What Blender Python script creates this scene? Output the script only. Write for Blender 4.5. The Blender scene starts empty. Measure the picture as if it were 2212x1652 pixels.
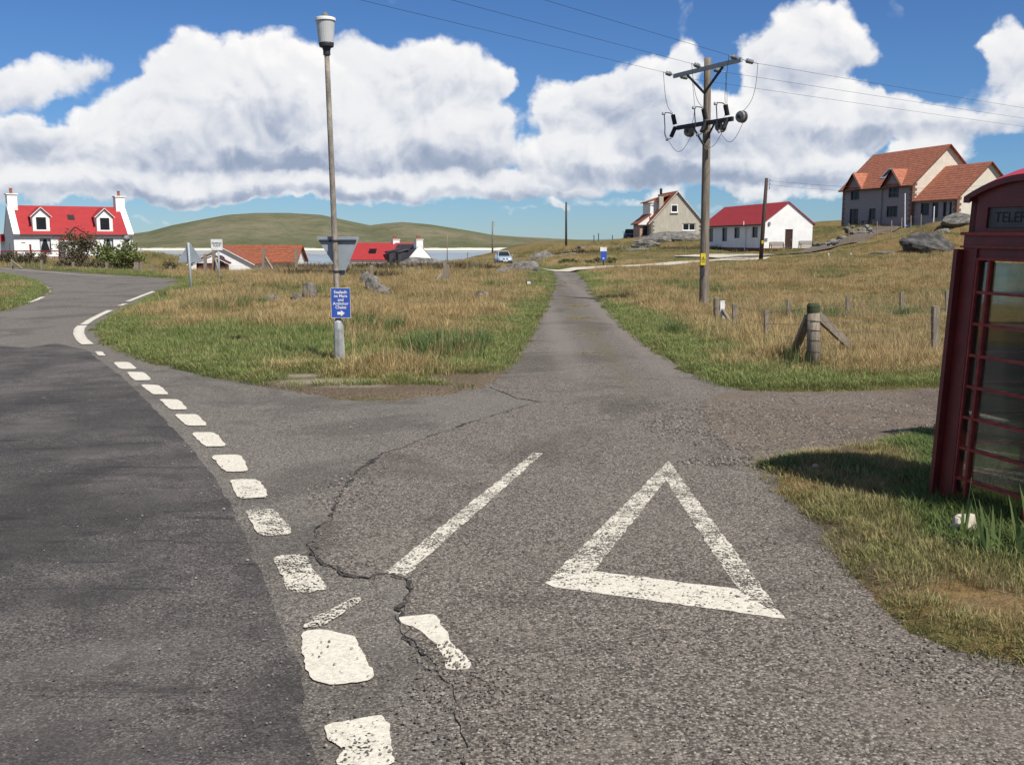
import bpy, math, random
import numpy as np
from mathutils import Vector, Matrix, noise as mn

random.seed(7)
rng = np.random.default_rng(7)
R = math.radians
sc = bpy.context.scene
COL = sc.collection

# ------------------------------------------------------------------ camera
EYE, FPX, CX, CY = 1.8, 2108.0, 1106.0, 826.0
PITCH = math.atan((CY - 519.0) / FPX)
cam_data = bpy.data.cameras.new('camera')
cam_data.sensor_width = 36.0
cam_data.lens = 36.0 * FPX / 2212.0
cam_data.clip_end = 60000
cam_data.clip_start = 0.05
cam = bpy.data.objects.new('camera', cam_data)
COL.objects.link(cam)
cam.location = (0, 0, EYE)
cam.rotation_euler = (math.pi / 2 - PITCH, 0, 0)
sc.camera = cam

SUN_EL = R(52.5)
SUN_H = Vector((0.62, -0.785))          # horizontal direction towards the sun
SKY_STRENGTH = 0.059
SUN_STRENGTH = 4.4
sc.view_settings.view_transform = 'Standard'
sc.view_settings.look = 'None'
sc.view_settings.gamma = 1.0
sc.view_settings.use_curve_mapping = False
sc.view_settings.exposure = 0.5
sc.cycles.max_bounces = 6
sc.cycles.transparent_max_bounces = 16


def ray(x, y):
    a, b = (x - CX) / FPX, (CY - y) / FPX
    c, s = math.cos(PITCH), math.sin(PITCH)
    return Vector((a, c + b * s, -s + b * c))


def G(x, y, z=0.0):
    r = ray(x, y)
    return Vector((0, 0, EYE)) + r * ((z - EYE) / r.z)


def P(x, y, D):
    r = ray(x, y)
    return Vector((0, 0, EYE)) + r * (D / r.y)


# ------------------------------------------------------------------ node helpers
class NT:
    def __init__(self, tree):
        self.t = tree

    def n(self, typ, ins=None, **props):
        nd = self.t.nodes.new(typ)
        for k, v in props.items():
            setattr(nd, k, v)
        for k, v in (ins or {}).items():
            self.set(nd.inputs[k], v)
        return nd

    def set(self, sock, v):
        if isinstance(v, bpy.types.NodeSocket):
            self.t.links.new(v, sock)
        elif v is not None:
            if sock.type == 'RGBA' and len(v) == 3:
                v = (*v, 1)
            sock.default_value = v

    def m(self, op, a, b=None, c=None, clamp=False):
        nd = self.t.nodes.new('ShaderNodeMath')
        nd.operation = op
        nd.use_clamp = clamp
        for i, v in enumerate((a, b, c)):
            if v is not None:
                self.set(nd.inputs[i], v)
        return nd.outputs[0]

    def mix(self, f, a, b, blend='MIX'):
        nd = self.t.nodes.new('ShaderNodeMix')
        nd.data_type = 'RGBA'
        nd.blend_type = blend
        self.set(nd.inputs[0], f)
        self.set(nd.inputs[6], a)
        self.set(nd.inputs[7], b)
        return nd.outputs[2]

    def ramp(self, f, lo, hi, a=0.0, b=1.0):
        nd = self.t.nodes.new('ShaderNodeMapRange')
        nd.interpolation_type = 'SMOOTHSTEP'
        for k, v in ((0, f), (1, lo), (2, hi), (3, a), (4, b)):
            self.set(nd.inputs[k], v)
        return nd.outputs[0]

    def noise(self, vec, scale, detail=4, rough=0.5, dist=0.0):
        return self.n('ShaderNodeTexNoise', {'Vector': vec, 'Scale': scale, 'Detail': detail, 'Roughness': rough, 'Distortion': dist}).outputs[0]

    def noise3(self, vec, scale, detail=4, rough=0.5):
        return self.n('ShaderNodeTexNoise', {'Vector': vec, 'Scale': scale, 'Detail': detail, 'Roughness': rough}).outputs[1]


# ------------------------------------------------------------------ sky, clouds, sun
PUFFS = [  # centre and radii of the cloud heads, in picture units, turned into azimuth and elevation
    # big bank
    (425, 180, 95, 105, 1), (600, 165, 110, 95, 1), (510, 230, 190, 120, 1), (760, 190, 130, 100, 1), (700, 270, 260, 100, 1),
    (960, 165, 150, 80, 1), (1060, 180, 70, 50, .9), (900, 255, 220, 90, 1), (340, 265, 150, 85, 1), (560, 320, 330, 60, 1),
    (1010, 310, 115, 75, 1), (850, 330, 270, 55, 1), (240, 290, 110, 60, .9), (330, 210, 60, 55, .8),
    # strip below
    (120, 395, 260, 42, 1), (430, 392, 260, 38, 1), (720, 400, 260, 34, 1), (980, 397, 220, 34, 1), (1150, 400, 200, 30, .8), (200, 345, 150, 40, .8),
    # left small
    (95, 165, 100, 42, .62), (190, 142, 62, 36, .62), (30, 195, 80, 50, .62), (60, 295, 110, 42, .9), (30, 330, 120, 40, .9),
    # right bank
    (1230, 225, 95, 55, .9), (1300, 200, 80, 48, .85), (1390, 200, 120, 70, .9), (1480, 130, 50, 50, .6), (1470, 260, 210, 80, 1), (1240, 270, 110, 55, .9),
    (1300, 345, 230, 55, 1), (1580, 340, 230, 70, 1), (1740, 105, 110, 85, 1), (1680, 190, 75, 110, 1), (1830, 105, 70, 50, .62),
    (1740, 265, 190, 80, 1), (1900, 262, 160, 50, .95), (2040, 290, 150, 34, .62), (1770, 352, 100, 48, 1), (1550, 290, 180, 90, 1), (1450, 330, 120, 70, 1), (1240, 330, 80, 45, 1),
    (1440, 420, 60, 26, .6), (1200, 385, 120, 28, .7), (1640, 415, 60, 22, .5), (1190, 440, 40, 16, .45),
    (650, 432, 420, 9, .30), (1330, 436, 260, 13, .34), (1150, 450, 160, 8, .28), (1560, 452, 200, 10, .30), (300, 470, 160, 8, .28), (1700, 405, 160, 16, .42),
    (2185, 120, 60, 80, .8), (2190, 230, 110, 60, .5), (2020, 330, 75, 38, .75), (1960, 350, 40, 40, .5),
]


BASES = [(560, 352, 400, 26, 1), (950, 352, 210, 30, 1), (300, 335, 160, 26, .7), (60, 305, 110, 30, 1), (700, 418, 520, 13, .8), (200, 415, 240, 14, .7),
         (1300, 262, 120, 26, .8), (1500, 300, 200, 34, .9), (1420, 235, 120, 24, .6), (1700, 385, 240, 16, .8), (1900, 300, 230, 20, .9), (1350, 378, 200, 22, .9), (560, 268, 130, 34, .5), (1020, 330, 60, 26, .5), (1230, 415, 120, 12, .6), (1760, 200, 60, 40, .35)]


def build_world():
    w = bpy.data.worlds.new('World')
    sc.world = w
    w.use_nodes = True
    t = NT(w.node_tree)
    w.node_tree.nodes.clear()
    sky = t.n('ShaderNodeTexSky', sky_type='NISHITA', sun_disc=False, sun_elevation=SUN_EL,
              sun_rotation=math.atan2(SUN_H.x, SUN_H.y), altitude=0, air_density=1.0, dust_density=0.0, ozone_density=5.0)
    d = t.n('ShaderNodeTexCoord').outputs['Generated']
    s = t.n('ShaderNodeSeparateXYZ', {0: d})
    az = t.m('ARCTAN2', s.outputs[0], s.outputs[1])
    el = t.m('ARCSINE', s.outputs[2])
    p0 = t.n('ShaderNodeCombineXYZ', {0: az, 1: el, 2: 0.0}).outputs[0]
    # billow the outline: shift the lookup by noise of three sizes
    def vm(op, a, b, c=None):
        nd = t.n('ShaderNodeVectorMath', operation=op)
        t.set(nd.inputs[0], a); t.set(nd.inputs[1], b)
        if c is not None:
            t.set(nd.inputs[2], c)
        return nd
    n1 = vm('SUBTRACT', t.noise3(p0, 9.0, 2, .5), (.5, .5, .5)).outputs[0]
    p1 = vm('MULTIPLY_ADD', n1, (.060, .040, 0), p0).outputs[0]
    n2 = vm('SUBTRACT', t.noise3(p0, 34.0, 6, .55), (.5, .5, .5)).outputs[0]
    p2 = vm('MULTIPLY_ADD', n2, (.040, .030, 0), p1).outputs[0]
    W, T = None, None
    for (cx, cy, rx, ry, wt) in PUFFS:
        r = ray(cx, cy).normalized()
        a0, e0 = math.atan2(r.x, r.y), math.asin(r.z)
        ia, ie = FPX / (rx * 1.12), FPX / (ry * 1.12)
        q = vm('MULTIPLY_ADD', p2, (ia, ie, 0), (-a0 * ia, -e0 * ie, 0)).outputs[0]
        r2 = vm('DOT_PRODUCT', q, q).outputs['Value']
        k = t.m('MAXIMUM', t.m('MULTIPLY_ADD', r2, -wt, wt), 0.0)
        k2 = t.m('MULTIPLY', k, k)
        dy = vm('DOT_PRODUCT', q, (0, 1, 0)).outputs['Value']
        W = k2 if W is None else t.m('ADD', W, k2)
        T = t.m('MULTIPLY', k2, dy) if T is None else t.m('MULTIPLY_ADD', k2, dy, T)
    # the rest of the sky, beyond the view: the same kind of broken cumulus
    pz = t.n('ShaderNodeCombineXYZ', {0: az, 1: t.m('MULTIPLY', el, 1.8), 2: 3.7}).outputs[0]
    gen = t.noise(pz, 3.2, 6, .55)
    away = t.m('MAXIMUM', t.ramp(t.m('ABSOLUTE', az), .56, .85), t.ramp(el, .30, .55))
    band = t.ramp(el, .0, .05)
    gen = t.m('MULTIPLY', t.m('MULTIPLY', t.ramp(gen, .52, .70), band), away)
    Wt = t.m('ADD', W, t.m('MULTIPLY', gen, .8))
    B = None
    for (cx, cy, rx, ry, wt) in BASES:      # flat grey undersides
        r = ray(cx, cy).normalized()
        a0, e0 = math.atan2(r.x, r.y), math.asin(r.z)
        ia, ie = FPX / (rx * 1.25), FPX / (ry * 1.35)
        q = vm('MULTIPLY_ADD', p2, (ia, ie, 0), (-a0 * ia, -e0 * ie, 0)).outputs[0]
        k = t.m('MAXIMUM', t.m('MULTIPLY_ADD', vm('DOT_PRODUCT', q, q).outputs['Value'], -wt, wt), 0.0)
        B = k if B is None else t.m('MAXIMUM', B, k)
    tt = t.m('DIVIDE', T, t.m('ADD', W, .02))

    def form(vec):          # rounded heads with sharp creases between them, four sizes
        acc = None
        for scl, wt in ((15.0, .95), (33.0, .55), (70.0, .26), (150.0, .12)):
            k = t.m('MULTIPLY', t.m('ABSOLUTE', t.m('MULTIPLY_ADD', t.noise(vec, scl, 0), 2.0, -1.0)), wt)
            acc = k if acc is None else t.m('ADD', acc, k)
        return acc
    pb = vm('MULTIPLY_ADD', n2, (.010, .008, 0), p1).outputs[0]
    f1 = form(pb)
    f2 = t.noise(p2, 11.0, 5, .5)
    dens = t.m('ADD', t.m('POWER', Wt, .5), t.m('MULTIPLY', t.m('SUBTRACT', f1, .42), .48))
    alpha = t.ramp(dens, .14, .50)
    thick = t.ramp(dens, .3, 1.1)
    # light from upper right: compare the billows here with those a little towards the sun
    psun = vm('ADD', pb, (.004, .009, 0)).outputs[0]
    f1s = form(psun)
    p1b = vm('ADD', p2, (.02, .03, 0)).outputs[0]
    f2s = t.noise(p1b, 11.0, 5, .5)
    rel = t.m('ADD', t.m('MULTIPLY', t.m('SUBTRACT', f1, f1s), .62), t.m('MULTIPLY', t.m('SUBTRACT', f2, f2s), .9))
    lit = t.m('ADD', t.m('MULTIPLY', tt, .60), rel)
    lit = t.m('ADD', lit, t.m('MULTIPLY', t.m('SUBTRACT', f2, .5), .30))
    lit = t.m('SUBTRACT', lit, t.m('MULTIPLY', thick, .12))
    lit = t.m('SUBTRACT', lit, t.m('MULTIPLY', B, .46))
    shade = t.ramp(lit, -.72, .10)
    ccol = t.mix(shade, (.58, .63, .745), (.97, .975, .99))
    ccol = t.mix(t.ramp(lit, -.45, -.95), ccol, (.36, .43, .57))
    ccol = t.mix(t.ramp(lit, .05, .6), ccol, (1.12, 1.10, 1.08))
    blue = t.mix(1.0, sky.outputs[0], (.54, .78, 1.10), 'MULTIPLY')
    bg_sky = t.n('ShaderNodeBackground', {0: blue, 1: SKY_STRENGTH})
    bg_c = t.n('ShaderNodeBackground', {0: ccol, 1: 0.645})
    # thin cloud veils near the horizon
    mixs = t.n('ShaderNodeMixShader', {0: t.m('MULTIPLY', alpha, .97), 1: bg_sky.outputs[0], 2: bg_c.outputs[0]})
    out = t.n('ShaderNodeOutputWorld', {0: mixs.outputs[0]})
    w.cycles.sampling_method = 'MANUAL'
    w.cycles.sample_map_resolution = 512


build_world()
sun_data = bpy.data.lights.new('sun', 'SUN')
sun_data.energy = SUN_STRENGTH
sun_data.angle = R(0.53)
sun_data.color = (1.0, 0.955, 0.88)
sun = bpy.data.objects.new('sun', sun_data)
COL.objects.link(sun)
sun_dir = Vector((SUN_H.x * math.cos(SUN_EL), SUN_H.y * math.cos(SUN_EL), math.sin(SUN_EL)))
sun.rotation_euler = sun_dir.to_track_quat('Z', 'Y').to_euler()
sun.location = (20, -20, 30)


# ------------------------------------------------------------------ mesh helpers
class MB:
    def __init__(self):
        self.v, self.f = [], []

    def add(self, vs, fs):
        o = len(self.v)
        self.v += [tuple(p) for p in vs]
        self.f += [tuple(i + o for i in f) for f in fs]
        return self

    def hexa(self, p):
        return self.add(p, [(3, 2, 1, 0), (4, 5, 6, 7), (0, 1, 5, 4), (1, 2, 6, 5), (2, 3, 7, 6), (3, 0, 4, 7)])

    def box(self, x0, x1, y0, y1, z0, z1):
        return self.hexa([(x0, y0, z0), (x1, y0, z0), (x1, y1, z0), (x0, y1, z0), (x0, y0, z1), (x1, y0, z1), (x1, y1, z1), (x0, y1, z1)])

    def bar(self, a, b, w, h, up=(0, 0, 1)):
        a, b = Vector(a), Vector(b)
        d = (b - a).normalized()
        u = Vector(up)
        s = d.cross(u)
        if s.length < 1e-4:
            s = d.cross(Vector((1, 0, 0)))
        s.normalize()
        u = s.cross(d)
        s, u = s * w / 2, u * h / 2
        return self.hexa([a - s - u, a + s - u, b + s - u, b - s - u, a - s + u, a + s + u, b + s + u, b - s + u])

    def tube(self, pts, r, n=8, cap=True):
        pts = [Vector(p) for p in pts]
        rs = r if isinstance(r, (list, tuple)) else [r] * len(pts)
        o = len(self.v)
        prev = None
        for i, p in enumerate(pts):
            d = (pts[min(i + 1, len(pts) - 1)] - pts[max(i - 1, 0)]).normalized()
            if prev is None:
                s = d.cross(Vector((0, 0, 1)))
                if s.length < .05:
                    s = d.cross(Vector((1, 0, 0)))
            else:
                s = prev - d * prev.dot(d)
            s.normalize()
            prev = s
            u = d.cross(s)
            for k in range(n):
                a = 2 * math.pi * k / n
                self.v.append(tuple(p + (s * math.cos(a) + u * math.sin(a)) * rs[i]))
        for i in range(len(pts) - 1):
            for k in range(n):
                k2 = (k + 1) % n
                self.f.append((o + i * n + k, o + i * n + k2, o + (i + 1) * n + k2, o + (i + 1) * n + k))
        if cap:
            self.f.append(tuple(o + k for k in reversed(range(n))))
            self.f.append(tuple(o + (len(pts) - 1) * n + k for k in range(n)))
        return self

    def lathe(self, prof, c=(0, 0, 0), n=20):
        return self.tube([(c[0], c[1], c[2] + z) for r, z in prof], [max(r, 1e-4) for r, z in prof], n)

    def prism(self, poly, z0, z1, flip=False):
        n = len(poly)
        vs = [(x, y, z0) for x, y in poly] + [(x, y, z1) for x, y in poly]
        fs = [tuple(reversed(range(n))), tuple(range(n, 2 * n))] + [(i, (i + 1) % n, n + (i + 1) % n, n + i) for i in range(n)]
        return self.add(vs, fs)

    def extr(self, poly, o, ax, ay, az, t):
        """polygon in the plane (ax, ay) at o, extruded by t along az"""
        o, ax, ay, az = Vector(o), Vector(ax), Vector(ay), Vector(az)
        n = len(poly)
        a = [o + ax * x + ay * y for x, y in poly]
        b = [p + az * t for p in a]
        fs = [tuple(reversed(range(n))), tuple(range(n, 2 * n))] + [(i, (i + 1) % n, n + (i + 1) % n, n + i) for i in range(n)]
        return self.add(a + b, fs)

    def xf(self, M):
        self.v = [tuple(M @ Vector(p)) for p in self.v]
        return self

    def mesh(self, name):
        me = bpy.data.meshes.new(name)
        me.from_pydata(self.v, [], self.f)
        me.update()
        return me

    def build(self, name, mat, parent=None, smooth=False, fix=True):
        me = self.mesh(name)
        if fix:
            import bmesh
            b = bmesh.new()
            b.from_mesh(me)
            bmesh.ops.recalc_face_normals(b, faces=b.faces)
            b.to_mesh(me)
            b.free()
        return link(name, me, mat, parent, smooth)


def link(name, me, mat, parent=None, smooth=False):
    if mat is not None and not me.materials:
        me.materials.append(mat)
    if smooth:
        me.polygons.foreach_set('use_smooth', [True] * len(me.polygons))
    o = bpy.data.objects.new(name, me)
    COL.objects.link(o)
    o.parent = parent
    return o


def tag(o, label, cat, group=None, kind=None):
    if label:
        o['label'] = label
    if cat:
        o['category'] = cat
    if group:
        o['group'] = group
    if kind:
        o['kind'] = kind
    return o


def thing(name, label, cat, loc=(0, 0, 0), rz=0.0, group=None):
    o = bpy.data.objects.new(name, None)
    o.empty_display_size = 0.2
    COL.objects.link(o)
    o.location = loc
    o.rotation_euler = (0, 0, rz)
    return tag(o, label, cat, group)


def struct(o):
    o['kind'] = 'structure'
    return o


def text_mesh(name, body, size, mat, parent, loc, rot, extrude=0.001, bold=0.0, align='CENTER'):
    cu = bpy.data.curves.new(name, 'FONT')
    cu.body = body
    cu.size = size
    cu.extrude = extrude
    cu.offset = bold
    cu.align_x = align
    cu.align_y = 'CENTER'
    tmp = bpy.data.objects.new('tmp_text', cu)
    COL.objects.link(tmp)
    dg = bpy.context.evaluated_depsgraph_get()
    me = bpy.data.meshes.new_from_object(tmp.evaluated_get(dg))
    bpy.data.objects.remove(tmp)
    me.materials.clear()
    o = link(name, me, mat, parent)
    o.location = loc
    o.rotation_euler = rot
    return o


# ------------------------------------------------------------------ materials
def mat_new(name):
    m = bpy.data.materials.new(name)
    m.use_nodes = True
    t = NT(m.node_tree)
    return m, t, m.node_tree.nodes['Principled BSDF']


def M(name, col, col2=None, scale=6, rough=.8, bump=0.0, bscale=40, metal=0.0, detail=5, lo=.35, hi=.7, spec=.3, coat=0.0, world=False, stretch=None):
    m, t, b = mat_new(name)
    c = t.n('ShaderNodeNewGeometry').outputs['Position'] if world else t.n('ShaderNodeTexCoord').outputs['Object']
    if stretch:
        c = t.n('ShaderNodeVectorMath', {0: c, 1: stretch}, operation='MULTIPLY').outputs[0]
    c2 = col2 or tuple(x * .72 for x in col)
    nz = t.noise(c, scale, detail, .6)
    t.set(b.inputs['Base Color'], t.mix(t.ramp(nz, lo, hi), c2, col))
    b.inputs['Roughness'].default_value = rough
    b.inputs['Metallic'].default_value = metal
    b.inputs['Specular IOR Level'].default_value = spec
    b.inputs['Coat Weight'].default_value = coat
    if bump:
        bn = t.n('ShaderNodeBump', {'Strength': bump, 'Distance': .02, 'Height': t.noise(c, bscale, 4, .6)})
        t.set(b.inputs['Normal'], bn.outputs[0])
    return m


def M_asphalt(name, ca, cb, patch, pscale, plo, phi, chip=105.0, tint=(.18, .16, .14), streak=0.0, tracks=False):
    m, t, b = mat_new(name)
    p = t.n('ShaderNodeNewGeometry').outputs['Position']
    v = t.n('ShaderNodeTexVoronoi', {'Vector': p, 'Scale': chip, 'Randomness': 1.0}, feature='F1')
    g = t.n('ShaderNodeSeparateColor', {0: v.outputs['Color']})
    base = t.mix(t.ramp(g.outputs[0], .0, 1.0), ca, cb)
    bright = t.ramp(g.outputs[1], .90, .97)
    base = t.mix(t.m('MULTIPLY', bright, .7), base, tuple(min(1, x * 1.7 + .03) for x in cb))
    base = t.mix(t.m('MULTIPLY', t.ramp(v.outputs['Distance'], .35, .75), .45), base, tuple(x * .45 for x in ca))
    big = t.noise(p, pscale, 6, .62)
    mid = t.noise(p, pscale * 7, 5, .65)
    pf = t.m('ADD', t.m('MULTIPLY', big, .72), t.m('MULTIPLY', mid, .28))
    base = t.mix(t.ramp(pf, plo, phi), base, t.mix(.35, patch, base, 'MULTIPLY') if False else t.mix(.62, base, patch))
    if streak:
        sp = t.n('ShaderNodeVectorMath', {0: p, 1: (.35, 2.2, 1)}, operation='MULTIPLY').outputs[0]
        sn = t.noise(sp, 1.6, 6, .65, 1.2)
        base = t.mix(t.m('MULTIPLY', t.ramp(sn, .56, .68), streak), base, tuple(x * .5 for x in patch))
    tn = t.noise(p, .9, 5, .6)
    base = t.mix(t.m('MULTIPLY', t.ramp(tn, .45, .75), .35), base, tint)
    # tyre-polished and stained patches
    bl = t.noise(p, .55, 7, .6, .8)
    base = t.mix(t.ramp(bl, .50, .62, 0, .38), base, tuple(x * .55 for x in ca))
    st = t.noise(p, 1.7, 6, .7, 1.5)
    base = t.mix(t.ramp(st, .60, .68, 0, .45), base, tuple(x * .9 for x in cb))
    if tracks:
        sx = t.n('ShaderNodeSeparateXYZ', {0: p})
        dd = t.m('ABSOLUTE', t.m('SUBTRACT', sx.outputs[0], t.m('MULTIPLY_ADD', sx.outputs[1], .0105, 1.36)))
        far = t.ramp(sx.outputs[1], 9, 16)
        trk = t.m('MULTIPLY', t.ramp(t.m('ABSOLUTE', t.m('SUBTRACT', dd, .68)), .34, .05), t.m('MULTIPLY', far, .30))
        base = t.mix(trk, base, cb)
        mid_ = t.m('MULTIPLY', t.ramp(dd, .30, .02), t.m('MULTIPLY', far, t.ramp(st, .40, .60, .15, .75)))
        base = t.mix(mid_, base, (.10, .085, .05))
    t.set(b.inputs['Base Color'], base)
    b.inputs['Roughness'].default_value = .85
    b.inputs['Specular IOR Level'].default_value = .25
    h = t.m('SUBTRACT', 1.0, v.outputs['Distance'])
    bn = t.n('ShaderNodeBump', {'Strength': .45, 'Distance': .006, 'Height': h})
    t.set(b.inputs['Normal'], bn.outputs[0])
    return m


def M_paint(name, wear, chip=98.0, col=(.60, .555, .455)):
    """thermoplastic worn off between the chippings and along its edges ('core' is 0 at the rim, 1 inside)"""
    m, t, b = mat_new(name)
    p = t.n('ShaderNodeNewGeometry').outputs['Position']
    core = t.n('ShaderNodeAttribute', attribute_name='core').outputs['Fac']
    v = t.n('ShaderNodeTexVoronoi', {'Vector': p, 'Scale': chip * .8}, feature='F1').outputs['Distance']
    s = t.n('ShaderNodeVectorMath', {0: p, 1: (.6, 1.6, 1)}, operation='MULTIPLY').outputs[0]
    a = t.m('MULTIPLY_ADD', t.noise(p, 4.5, 4, .6), .40, .25)
    a = t.m('ADD', a, t.m('MULTIPLY', t.noise(s, 30, 5, .7), .55))
    a = t.m('SUBTRACT', a, t.m('MULTIPLY', v, .30))
    a = t.m('ADD', a, t.m('MULTIPLY', t.m('SUBTRACT', core, 1.0), .42))
    k = t.ramp(a, wear, wear + .07)
    dirt = t.noise(p, 45, 4, .7)
    t.set(b.inputs['Base Color'], t.mix(t.ramp(dirt, .28, .62), tuple(x * .70 for x in col), col))
    b.inputs['Roughness'].default_value = .7
    bn = t.n('ShaderNodeBump', {'Strength': .5, 'Distance': .004, 'Height': t.m('SUBTRACT', 1.0, v)})
    t.set(b.inputs['Normal'], bn.outputs[0])
    tr = t.n('ShaderNodeBsdfTransparent')
    mx = t.n('ShaderNodeMixShader', {0: k, 1: tr.outputs[0], 2: b.outputs[0]})
    t.t.links.new(mx.outputs[0], t.t.nodes['Material Output'].inputs[0])
    return m


def M_glass(name, tint=(.76, .79, .76), spec=.4):
    m, t, b = mat_new(name)
    tr = t.n('ShaderNodeBsdfTransparent', {0: tint})
    gl = t.n('ShaderNodeBsdfGlossy', {0: (.9, .9, .9), 'Roughness': .03})
    fr = t.n('ShaderNodeFresnel', {'IOR': 1.45})
    df = t.n('ShaderNodeBsdfDiffuse', {0: (.12, .13, .12)})
    p = t.n('ShaderNodeTexCoord').outputs['Object']
    dust = t.ramp(t.noise(p, 9, 5, .65), .4, .8, .02, .10)
    a = t.n('ShaderNodeMixShader', {0: dust, 1: tr.outputs[0], 2: df.outputs[0]})
    mx = t.n('ShaderNodeMixShader', {0: t.m('MULTIPLY', fr.outputs[0], spec * 1.0, clamp=True), 1: a.outputs[0], 2: gl.outputs[0]})
    t.t.links.new(mx.outputs[0], t.t.nodes['Material Output'].inputs[0])
    return m


def M_blade(name, ca, cb, cc, scale=.35, trans=.35):
    """grass: colour drifts over the field and from tuft to tuft"""
    m, t, b = mat_new(name)
    p = t.n('ShaderNodeNewGeometry').outputs['Position']
    rnd = t.n('ShaderNodeObjectInfo').outputs['Random']
    isl = t.n('ShaderNodeNewGeometry').outputs['Random Per Island']
    nz = t.noise(p, scale, 4, .6)
    c = t.mix(t.ramp(nz, .36, .64), ca, cb)
    c = t.mix(t.m('MULTIPLY', t.ramp(rnd, .25, 1.0), .6), c, cc)
    c = t.mix(t.m('MULTIPLY', isl, .4), c, t.mix(.5, c, (.5, .42, .25)))
    hs = t.n('ShaderNodeHueSaturation', {'Value': t.m('MULTIPLY_ADD', isl, .7, .65), 'Color': c})
    t.set(b.inputs['Base Color'], hs.outputs[0])
    b.inputs['Roughness'].default_value = .65
    b.inputs['Specular IOR Level'].default_value = .25
    tl = t.n('ShaderNodeBsdfTranslucent', {0: hs.outputs[0]})
    mx = t.n('ShaderNodeMixShader', {0: trans, 1: b.outputs[0], 2: tl.outputs[0]})
    t.t.links.new(mx.outputs[0], t.t.nodes['Material Output'].inputs[0])
    return m


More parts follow.
